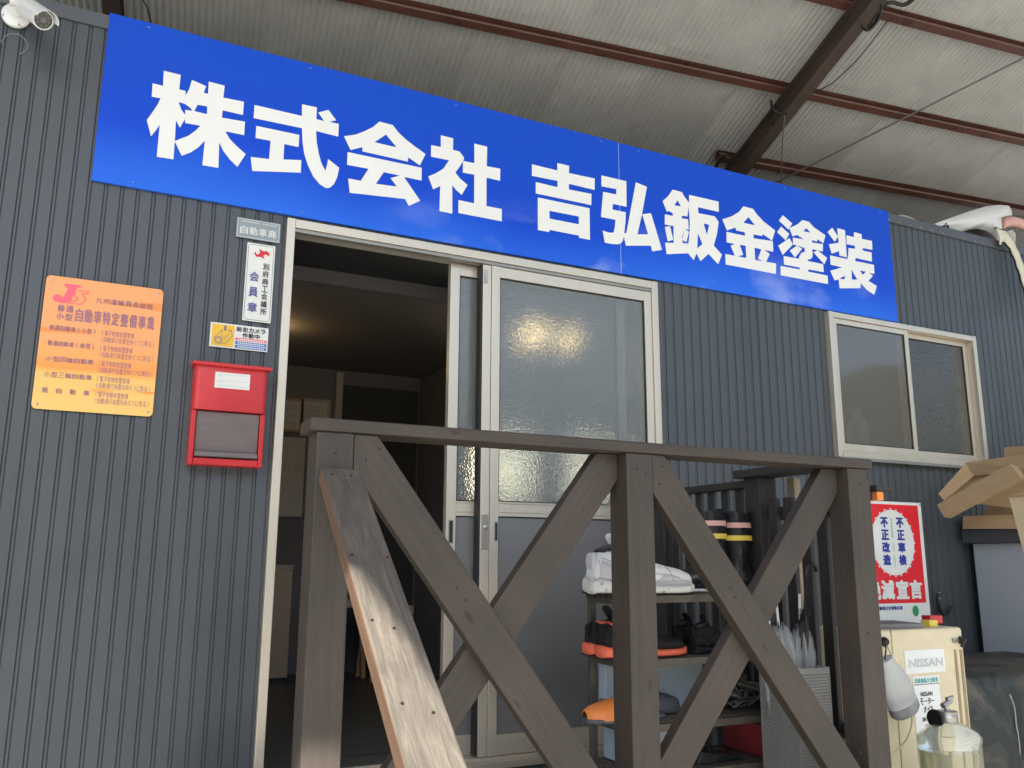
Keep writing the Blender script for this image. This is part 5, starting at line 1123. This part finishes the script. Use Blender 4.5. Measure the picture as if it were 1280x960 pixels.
MB().lathe((QX1-0.008, -0.012, QZ1-0.01), [(0.004, 0), (0.003, -0.003), (0.001, -0.004)], 8, 'y').build('screw', 'galv', T)
# lamp stub beside the post top
T = thing('lantern_cap', (2.115, -1.05, 1.70), 'small brown cap with an orange block beside the right railing post', 'cap')
pa_ = on_y(1086, 608, -1.0); pb_ = on_y(1108, 614, -1.0)
MB().box(pa_.x, pb_.x, -1.03, -0.95, pb_.z-0.002, pa_.z+0.002).build('cap_plate', 'timber_dark', T, bevel=0.002)
pc_ = on_y(1090, 615, -1.0); pd_ = on_y(1098.5, 626, -1.0); MB().box(pc_.x, pd_.x, -1.02, -0.97, pd_.z, pc_.z).build('block', 'orange', T, bevel=0.001)
T.location = (pc_.x, -1.0, pd_.z)
for c_ in T.children: c_.matrix_parent_inverse = Matrix.Identity(4)
for c_ in T.children:
    for v in c_.data.vertices: v.co = v.co + V((2.115, -1.05, 1.70)) - V(T.location)
MB().box(2.0585, 2.30, -1.0, -0.98, pb_.z-0.03, pb_.z-0.004).build('bracket', 'timber_dark', T)

# ================================================================== oil cabinet
CX0, CX1, CY0, CY1, CZ1 = 2.50, 2.935, -0.80, -0.52, 1.262
T = thing('oil_cabinet', ((CX0+CX1)/2, (CY0+CY1)/2, 0), 'cream metal motor oil dispenser cabinet with paper labels right of the deck', 'cabinet')
MB().box(CX0, CX1, CY0, CY1, 0.06, CZ1).build('cabinet_body', 'tank_cream', T, bevel=0.012)
MB().box(CX0+0.03, CX1-0.03, CY0+0.02, CY1-0.02, 0.0, 0.059).build('plinth', 'slate_dark', T)
yf = CY0-0.0015
def onf(px, py, y=CY0): return on_y(px, py, y)
mb = MB()
for px in (1193.5, 1200.5):
    a = onf(px-1.5, 812); b_ = onf(px+1.5, 812); mb.box(a.x, b_.x, CY0-0.002, CY0+0.001, 0.10, a.z)
mb.build('sight_slots', 'tank_groove', T)
a = onf(1113, 790); MB().box(a.x, a.x+0.004, CY0-0.0016, CY0+0.001, 0.1, a.z+0.01).build('panel_seam', 'tank_groove', T)
def label(px0, py0, px1, py1, name):
    a = onf(px0, py0); b_ = onf(px1, py1); MB().box(a.x, b_.x, CY0-0.0022, CY0-0.0004, b_.z, a.z).build(name, 'paper', T); return a.x, b_.x, b_.z, a.z
x0, x1, z0, z1_ = label(1129.5, 813.5, 1181.5, 839, 'brand_label')
mb = MB(); row(mb, 'NISSAN', x0+0.018, x1-0.012, z0+0.020, z0+0.050, CY0-0.003, 0.0014)
build_flat(mb, 'brand_lettering', 'ink_faint', T)
x0, x1, z0, z1_ = label(1140, 846, 1174, 854, 'dealer_label')
mb = MB(); row(mb, '日産部品大分販売', x0+0.008, x1-0.008, z0+0.006, z1_-0.006, CY0-0.003, 0.0004); build_flat(mb, 'dealer_lettering', 'ink_teal', T)
x0, x1, z0, z1_ = label(1140, 856, 1181.5, 945, 'oil_label')
mb = MB(); w_ = x1-x0
row(mb, 'NISSAN', x0+w_*.26, x1-w_*.30, z1_-0.041, z1_-0.026, CY0-0.003, 0.0001)
row(mb, 'モーター', x0+w_*.22, x1-w_*.24, z1_-0.069, z1_-0.046, CY0-0.003, 0.0001); row(mb, 'オイル', x0+w_*.32, x1-w_*.30, z1_-0.096, z1_-0.074, CY0-0.003, 0.0001)
row(mb, 'SN 5W-30', x0+w_*.25, x1-w_*.25, z1_-0.124, z1_-0.110, CY0-0.003, 0.0004); row(mb, 'PART', x0+w_*.36, x1-w_*.4, z1_-0.145, z1_-0.134, CY0-0.003, 0.0002)
for k in range(5): stroke(mb, [V((x0+w_*(.15+.03*(k % 2)), CY0-0.003, z1_-0.165-0.028*k)), V((x1-w_*.15, CY0-0.003, z1_-0.165-0.028*k))], 0.0018, 0)
build_flat(mb, 'oil_lettering', 'ink', T)
a = onf(1200, 800); mb = MB(); mb.lathe((a.x, CY0, a.z), [(0.014, 0), (0.012, -0.012), (0.007, -0.014), (0.007, -0.022)], 16, 'y'); mb.bar((a.x-0.004, CY0-0.020, a.z), (a.x-0.018, CY0-0.018, a.z-0.022), 0.009, 0.009, (0, 1, 0)); mb.build('latch_knob', 'black', T, 0.7)
MB().box(a.x-0.045, a.x-0.015, CY0-0.006, CY0-0.001, a.z-0.007, a.z+0.007).build('latch_bar', 'galv', T, bevel=0.001)
a = onf(1104, 802); MB().lathe((a.x, CY0, a.z), [(0.016, 0), (0.016, -0.010), (0.010, -0.018), (0.002, -0.019)], 16, 'y').build('hook_knob', 'black', T, 0.7)
# on top of the cabinet
t = thing('grey_folder', (2.62, -0.68, CZ1), 'grey flat folder lying on the oil cabinet', 'folder')
Mz = Matrix.Translation(V((2.63, -0.68, CZ1+0.001))) @ Matrix.Rotation(math.radians(-12), 4, 'Z')
MB().box(-0.13, 0.14, -0.08, 0.09, 0, 0.016, Mz).build('cover', 'inner_wall', t, bevel=0.003)
a = on_y(1161.5, 778, -0.72); top(MB().box(a.x-0.022, a.x+0.022, -0.74, -0.70, CZ1, CZ1+0.022), 'yellow_block', 'band_yellow', (a.x, -0.72, CZ1), 'small yellow block on the oil cabinet in front of the red one', 'block', bevel=0.002)
a = on_y(1165, 773, -0.62); top(MB().box(a.x-0.035, a.x+0.035, -0.64, -0.60, CZ1, CZ1+0.030), 'red_block', 'mail_red', (a.x, -0.62, CZ1), 'small red block on the back of the oil cabinet', 'block', bevel=0.002)
# hanging jug
a = onf(1106, 822, -0.86); T = thing('plastic_jug', (a.x+0.05, -0.87, a.z-0.2), 'translucent plastic jug hanging tilted from the knob of the oil cabinet', 'jug')
tp = on_y(1106, 824, -0.87); bt = on_y(1133, 891, -0.87); d = (bt-tp).normalized(); s_ = d.cross(V((0, 1, 0))).normalized(); u_ = s_.cross(d); L_ = (bt-tp).length; R_ = []
for f_, ra, rb in ((0.0, .030, .022), (0.08, .034, .024), (0.14, .032, .024), (0.2, .044, .03), (0.45, .060, .038), (0.68, .062, .04), (0.78, .058, .038), (0.80, .060, .04), (0.95, .060, .04), (1.0, .050, .034)):
    R_.append([tp+d*L_*f_+s_*ra*math.cos(a_)+u_*rb*math.sin(a_) for a_ in [k*math.pi/12 for k in range(24)]])
MB().rings(R_[:8]).build('jug_body', 'jug_poly', T, 0.9); MB().rings(R_[7:]).build('jug_base', 'old_oil', T, 0.9)
kn = onf(1104, 802, -0.82); MB().tube(spline([kn, tp+s_*0.01+V((0, 0, .03)), tp]), 0.0025, 6).build('wire_hook', 'cable', T, 3)
MB().tube([tp+s_*0.036, tp+s_*0.036+d*0.002], 0.005, 6).build('neck_ring', 'jug_poly', T)
pts = [on_y(x, y, -0.83) for x, y in ((1110, 808), (1124, 840), (1135, 862), (1139, 890), (1140, 905), (1133, 925), (1118, 940), (1104, 945))]
top_tube(pts, 0.0035, 'clear_hose', 'thin clear hose curving down the front of the oil cabinet', 'hose', 'tank_cream')
# round oil can in front
tc_ = on_y(1190, 960, -1.03); T = thing('oil_can', (tc_.x, -1.03, 0.60), 'clear measuring oil can with a metal cap and valve in front of the oil cabinet', 'can')
cx, cy = tc_.x, -1.03; zs_ = on_y(1188, 916, -1.03).z; zt_ = on_y(1188, 904, -1.03).z
rc = 0.5*(on_y(1229, 930, -1.03).x - on_y(1147.5, 930, -1.03).x)*0.61
def rsq(r, z, n=32, p=3.2):
    out = []
    for k in range(n):
        a_ = 2*math.pi*k/n; c, s2 = math.cos(a_), math.sin(a_); out.append(V((cx+r*(abs(c)**(2/p))*(1 if c > 0 else -1), cy+r*0.8*(abs(s2)**(2/p))*(1 if s2 > 0 else -1), z)))
    return out
mb = MB(); mb.rings([rsq(rc*.97, .60), rsq(rc, .61), rsq(rc, zs_-.03), rsq(rc*1.02, zs_-.028), rsq(rc*1.02, zs_-.008), rsq(rc*.92, zs_+.002), rsq(rc*.55, zs_+.026), rsq(rc*.32, zs_+.034)], True, False); mb.build('can_body', 'clear_poly', T, 0.9)
MB().rings([rsq(rc*.90, .612), rsq(rc*.90, zs_-.05)]).build('oil_fill', 'oil', T, 0.9)
mb = MB()
for a_ in (-2.4, -1.9, -1.4, -0.9): 
    q = V((cx+rc*.93*math.cos(a_), cy+rc*.76*math.sin(a_), 0)); mb.box(q.x-.004, q.x+.004, q.y-.002, q.y+.002, .62, zs_-.04)
mb.build('graduation_ribs', 'tank_groove', T)
zc = zs_+.032; MB().lathe((cx, cy, zc), [(.030, 0), (.031, .002), (.031, .016), (.0315, .017), (.0315, .019), (.031, .02), (.031, .034), (.028, .036)], 28).build('screw_cap', 'galv', T, 0.7)
mb = MB(); mb.tube([V((cx, cy, zc+.036)), V((cx-.003, cy, zc+.062))], .008, 10); mb.tube([V((cx-.022, cy-.004, zc+.052)), V((cx+.022, cy, zc+.064))], .0085, 12); mb.tube([V((cx+.004, cy, zc+.07)), V((cx+.034, cy, zc+.074))], .006, 8); mb.build('valve', 'galv', T, 0.7)
MB().tube([V((cx-.046, cy+.012, zc+.012)), V((cx-.036, cy+.012, zc+.012))], .028, 20, True).build('black_grip', 'black', T, 0.7)
MB().box(cx-rc-.02, cx+rc+.02, cy-rc, cy+rc, 0.0, 0.599).build('stand_block', 'slate_dark', T)

# ================================================================== camouflage cover over a machine
T = thing('covered_machine', (3.75, -0.45, 0), 'machine under a camouflage cover sheet beside the grey cabinet', 'cover')
mb = MB(); R_ = []; n = 80
z_top = on_y(1240, 840, -0.62).z; xl = on_y(1207, 850, -0.70).x
def outline(z, ex):
    out = []; x0_, x1_, y0_, y1_ = xl-ex*0.4, xl+1.15+ex, -0.70-ex, -0.12
    for k in range(n):
        t_ = k/n*4; s2 = int(t_); f_ = t_-s2
        p = (V((x0_+(x1_-x0_)*f_, y0_, z)), V((x1_, y0_+(y1_-y0_)*f_, z)), V((x1_-(x1_-x0_)*f_, y1_, z)), V((x0_, y1_-(y1_-y0_)*f_, z)))[s2]
        ph = k*0.9; amp = 0.045*min(1, (z_top-z)*4)
        nv = V(noise.noise_vector(V((p.x*4, p.y*4, z*2.5))))*amp*1.6
        p = p + V((math.sin(ph)*amp*(1 if s2 % 2 else .3), math.cos(ph*1.1)*amp*(.3 if s2 % 2 else 1), 0)) + V((nv.x, nv.y, 0)); out.append(p)
    return out
for z, ex in ((0.05, .09), (0.3, .07), (0.5, .05), (0.65, .035), (0.8, .02), (0.9, .008), (z_top-.06, 0), (z_top-.015, -.01), (z_top, -.03)): R_.append(outline(z, ex))
c_ = V((xl+.55, -.4, z_top+.012)); R_.append([p.lerp(c_, .5)+V((0, 0, .012+0.012*noise.noise(p*5))) for p in R_[-1]])
mb.rings(R_, False, True); mb.build('cover_sheet', 'camo', T, 0.9)
pts = [on_y(x, y, -0.74) for x, y in ((1262, 868), (1268, 885), (1270, 905), (1274, 930), (1275, 960))]
MB().tube(spline(pts), 0.0035, 6).build('draw_cord', 'mesh_grey', T, 3)

# ================================================================== grey cabinet and cardboard
XC = 4.07; gz = on_x(1250, 679, XC).z; gzt = on_x(1250, 661, XC).z
T = thing('grey_cabinet', (XC+.5, -.45, 0), 'pale blue-grey metal cabinet with a dark worktop at the right edge', 'cabinet')
MB().box(XC, XC+1.3, -.95, -0.055, 0, gz).build('cabinet_body', 'cabinet_grey', T, bevel=0.004)
MB().box(XC-.045, XC+1.35, -1.0, -0.03, gz+.0005, gzt).build('worktop', 'slate_dark', T, bevel=0.004)
def qx(pts): return [on_x(x, y, d_) for x, y, d_ in pts]
def slab(name, pts, lab):
    P = qx(pts); return thing(name, P[0], lab, 'cardboard', 'cardboard heaped on the grey cabinet'), P
t, P = slab('cardboard_box', [(1202, 661, 4.0), (1202, 645, 4.0), (1300, 642.5, 4.0), (1300, 661, 4.0)], 'open cardboard box lying flat on the worktop, lowest of the heap')
MB().prism(P, (.006, 0, 0)).build('side_panel', 'cardboard', t)
MB().prism([P[0], P[1], P[1]+V((.5, 0, 0)), P[0]+V((.5, 0, 0))], (0, -.006, 0)).build('rear_panel', 'cardboard', t)
MB().prism([P[0]+V((.007, -.007, .001)), P[3]+V((.007, 0, .001)), P[3]+V((.5, 0, .001)), P[0]+V((.5, -.007, .001))], (0, 0, .005)).build('bottom_panel', 'cardboard', t)
t, P = slab('cardboard_sheet', [(1228, 645, 4.03), (1264, 583, 4.12), (1305, 576, 4.12), (1305, 645, 4.03)], 'large tilted cardboard flap leaning behind the long carton')
MB().prism(P, (.008, 0, 0)).build('panel', 'cardboard', t)
t, P = slab('cardboard_box', [(1173, 617, 3.80), (1207, 579, 3.92), (1217, 594.5, 3.90), (1180, 626, 3.80)], 'opened cardboard box with a raised pale flap, upper left of the heap')
MB().prism(P, (.006, 0, .002)).build('side_panel', 'cardboard', t)
MB().prism(qx([(1207.6, 578.6, 3.92), (1305, 565, 3.99), (1305, 588, 3.86), (1217.4, 594.4, 3.90)]), (.006, 0, .003)).build('top_flap', 'cardboard', t)
MB().prism(qx([(1181, 626, 3.835), (1217, 595, 3.925), (1305, 588.5, 3.93), (1305, 640, 3.99), (1225, 630, 3.95), (1190, 634, 3.86)]), (.006, 0, 0)).build('inner_panel', 'cardboard', t)
t, P = slab('long_carton', [(1171, 631, 3.74), (1260.5, 580, 3.74), (1272.5, 596, 3.72), (1180, 646.5, 3.72)], 'long narrow cardboard carton lying diagonally on top of the heap')
MB().prism(P, (.05, 0, -.004)).build('carton_body', 'cardboard', t, bevel=0.001)
MB().prism(qx([(1260.9, 580, 3.739), (1262.8, 581, 3.739), (1274.6, 596.5, 3.719), (1273, 596.2, 3.719)]), (.05, 0, -.004)).build('end_flap', 'cardboard_edge', t)
t, P = slab('cardboard_box', [(1255.5, 571, 4.3), (1255, 559, 4.3), (1310, 556, 4.3), (1310, 571, 4.3)], 'plain cardboard box end poking out at the top of the heap')
MB().prism(P, (.25, 0, 0)).build('box_body', 'cardboard', t)
t, P = slab('cardboard_board', [(1260.5, 620, 3.60), (1266, 616.5, 3.62), (1306, 611, 3.62), (1306, 790, 3.60)], 'pale cardboard board leaning at the right edge in front of the heap')
MB().prism(P, (.006, 0, 0)).build('panel', 'cardboard_pale', t)
MB().prism(qx([(1259.5, 621, 3.595), (1266, 616.2, 3.595), (1306, 610.5, 3.595), (1306, 614.5, 3.59), (1268, 620.5, 3.59)]), (.03, 0, 0)).build('folded_edge', 'cardboard', t)
# ================================================================== car body parts on the roof edge
T = thing('car_fender', on_y(1210, 285, .12), 'white car fender lying on the roof edge right of the sign', 'car part')
def curve_panel(outl, y, bulge, th=.004):
    P = [on_y(a, b_, y) for a, b_ in outl]; c_ = sum(P, V((0, 0, 0)))/len(P); mb = MB(); n_ = len(P)
    rings = []
    for f_, o_ in ((1.0, 0.0), (0.8, -.4), (0.55, -.75), (0.25, -.96)): rings.append([c_.lerp(p, f_)+V((0, bulge*o_, 0)) for p in P])
    mb.rings(rings, False, True); return mb
out = [(1157, 284), (1186, 273), (1212, 264), (1232, 258), (1250, 256), (1261, 257), (1264, 262), (1265.5, 269), (1257, 270), (1252, 272), (1252.5, 288), (1253, 303), (1246, 300), (1240, 293), (1232, 288), (1222, 286), (1212, 287), (1200, 290), (1188, 288), (1180, 284.5)]
curve_panel(out, .12, .05).build('fender_skin', 'white_plastic', T, 3)
MB().prism([on_y(a, b_, .20) for a, b_ in ((1188, 288), (1215, 280), (1252, 285), (1255, 312), (1240, 310))], (0, .01, 0)).build('wheel_arch_liner', 'steel_brown', T)
MB().tube(spline([on_y(a, b_, .10) for a, b_ in ((1168, 281), (1176, 286), (1183, 280), (1187, 288), (1196, 290))]), .006, 6).build('bracket', 'black', T, 3)
T = thing('trim_strip', on_y(1145, 275, .06), 'slim pale trim strip lying on the coping beside the sign end', 'car part')
MB().tube(spline([on_y(a, b_, .04) for a, b_ in ((1121, 271), (1127, 269.6), (1136, 272), (1150, 278), (1165, 284), (1175, 289))]), .006, 8, rs=None).build('strip', 'trim_pale', T, 3)
T = thing('car_bumper', on_y(1260, 310, -.06), 'cream car bumper hanging over the roof corner at the right edge', 'car part')
ctr = [(1246, 296), (1254, 296), (1262, 304), (1269, 318), (1275, 334), (1282, 356), (1288, 380)]
wdn = [.030, .040, .048, .05, .05, .05, .05]; R_ = []
C3 = [on_y(a, b_, -.03-.012*i) for i, (a, b_) in enumerate(ctr)]; C3 = spline(C3, 4)
for i, p in enumerate(C3):
    d = (C3[min(i+1, len(C3)-1)]-C3[max(0, i-1)]).normalized(); s_ = d.cross(V((0, 1, 0))).normalized(); wv = (.050-.018*min(1, i/10))*(1+.12*math.sin(i*1.7))
    R_.append([p+s_*wv*math.cos(a_)+V((0, -1, 0))*.016*math.sin(a_) for a_ in [k*math.pi/10 for k in range(11)]]+[p+s_*(wv-.004)*math.cos(a_)+V((0, -1, 0))*.012*math.sin(a_) for a_ in [k*math.pi/10 for k in range(10, -1, -1)]])
MB().rings(R_).build('bumper_skin', 'bumper_cream', T, 0.8)
MB().tube([r[0] for r in R_], .006, 6).build('edge_rubber', 'black', T, 3)
MB().tube([r[10] for r in R_], .006, 6).build('edge_rubber', 'black', T, 3)
T2 = M['cardboard_pale']
MB().prism([on_y(a, b_, -.02) for a, b_ in ((1252, 290), (1266, 287), (1270, 292), (1270, 303), (1258, 300))], (0, .02, 0)).build('mounting_tab', 'trim_pale', T, bevel=0.003)
T = thing('red_car_part', on_y(1270, 280, .2), 'faded pink and red car panel beyond the white fender', 'car part')
C3 = spline([on_y(a, b_, .22) for a, b_ in ((1250, 281), (1262, 277), (1275, 280), (1290, 288))], 5); R_ = []
for i, p in enumerate(C3):
    R_.append([p+V((0, 0, .035))*math.cos(a_)+V((0, .03, 0))*math.sin(a_) for a_ in [k*math.pi/8 for k in range(16)]])
MB().rings(R_).build('panel_skin', 'band_pink', T, 3)

# hook and leads on the wall
T = thing('cable_hook', on_y(1174, 745, -.02), 'black cables looped on a hook on the siding right of the red poster', 'cable')
for k in range(3):
    pts = [on_y(a, b_, -.02-.006*k) for a, b_ in ((1172, 742), (1171+k, 752), (1174+k*2, 764+k), (1180+k, 768), (1187, 765), (1190-k, 758))]
    MB().tube(spline(pts), .005, 6).build('cable_loop', 'cable', T, 3)
mb = MB()
for a, b_ in ((1172, 741), (1172, 748)):
    q = on_y(a, b_, 0); mb.lathe((q.x, -0.001, q.z), [(.005, 0), (.005, -.012), (.002, -.014)], 8, 'y')
mb.build('screws', 'galv', T)['kind'] = 'stuff'
print('objects', len(SC.objects), 'roof sheets', cnt)
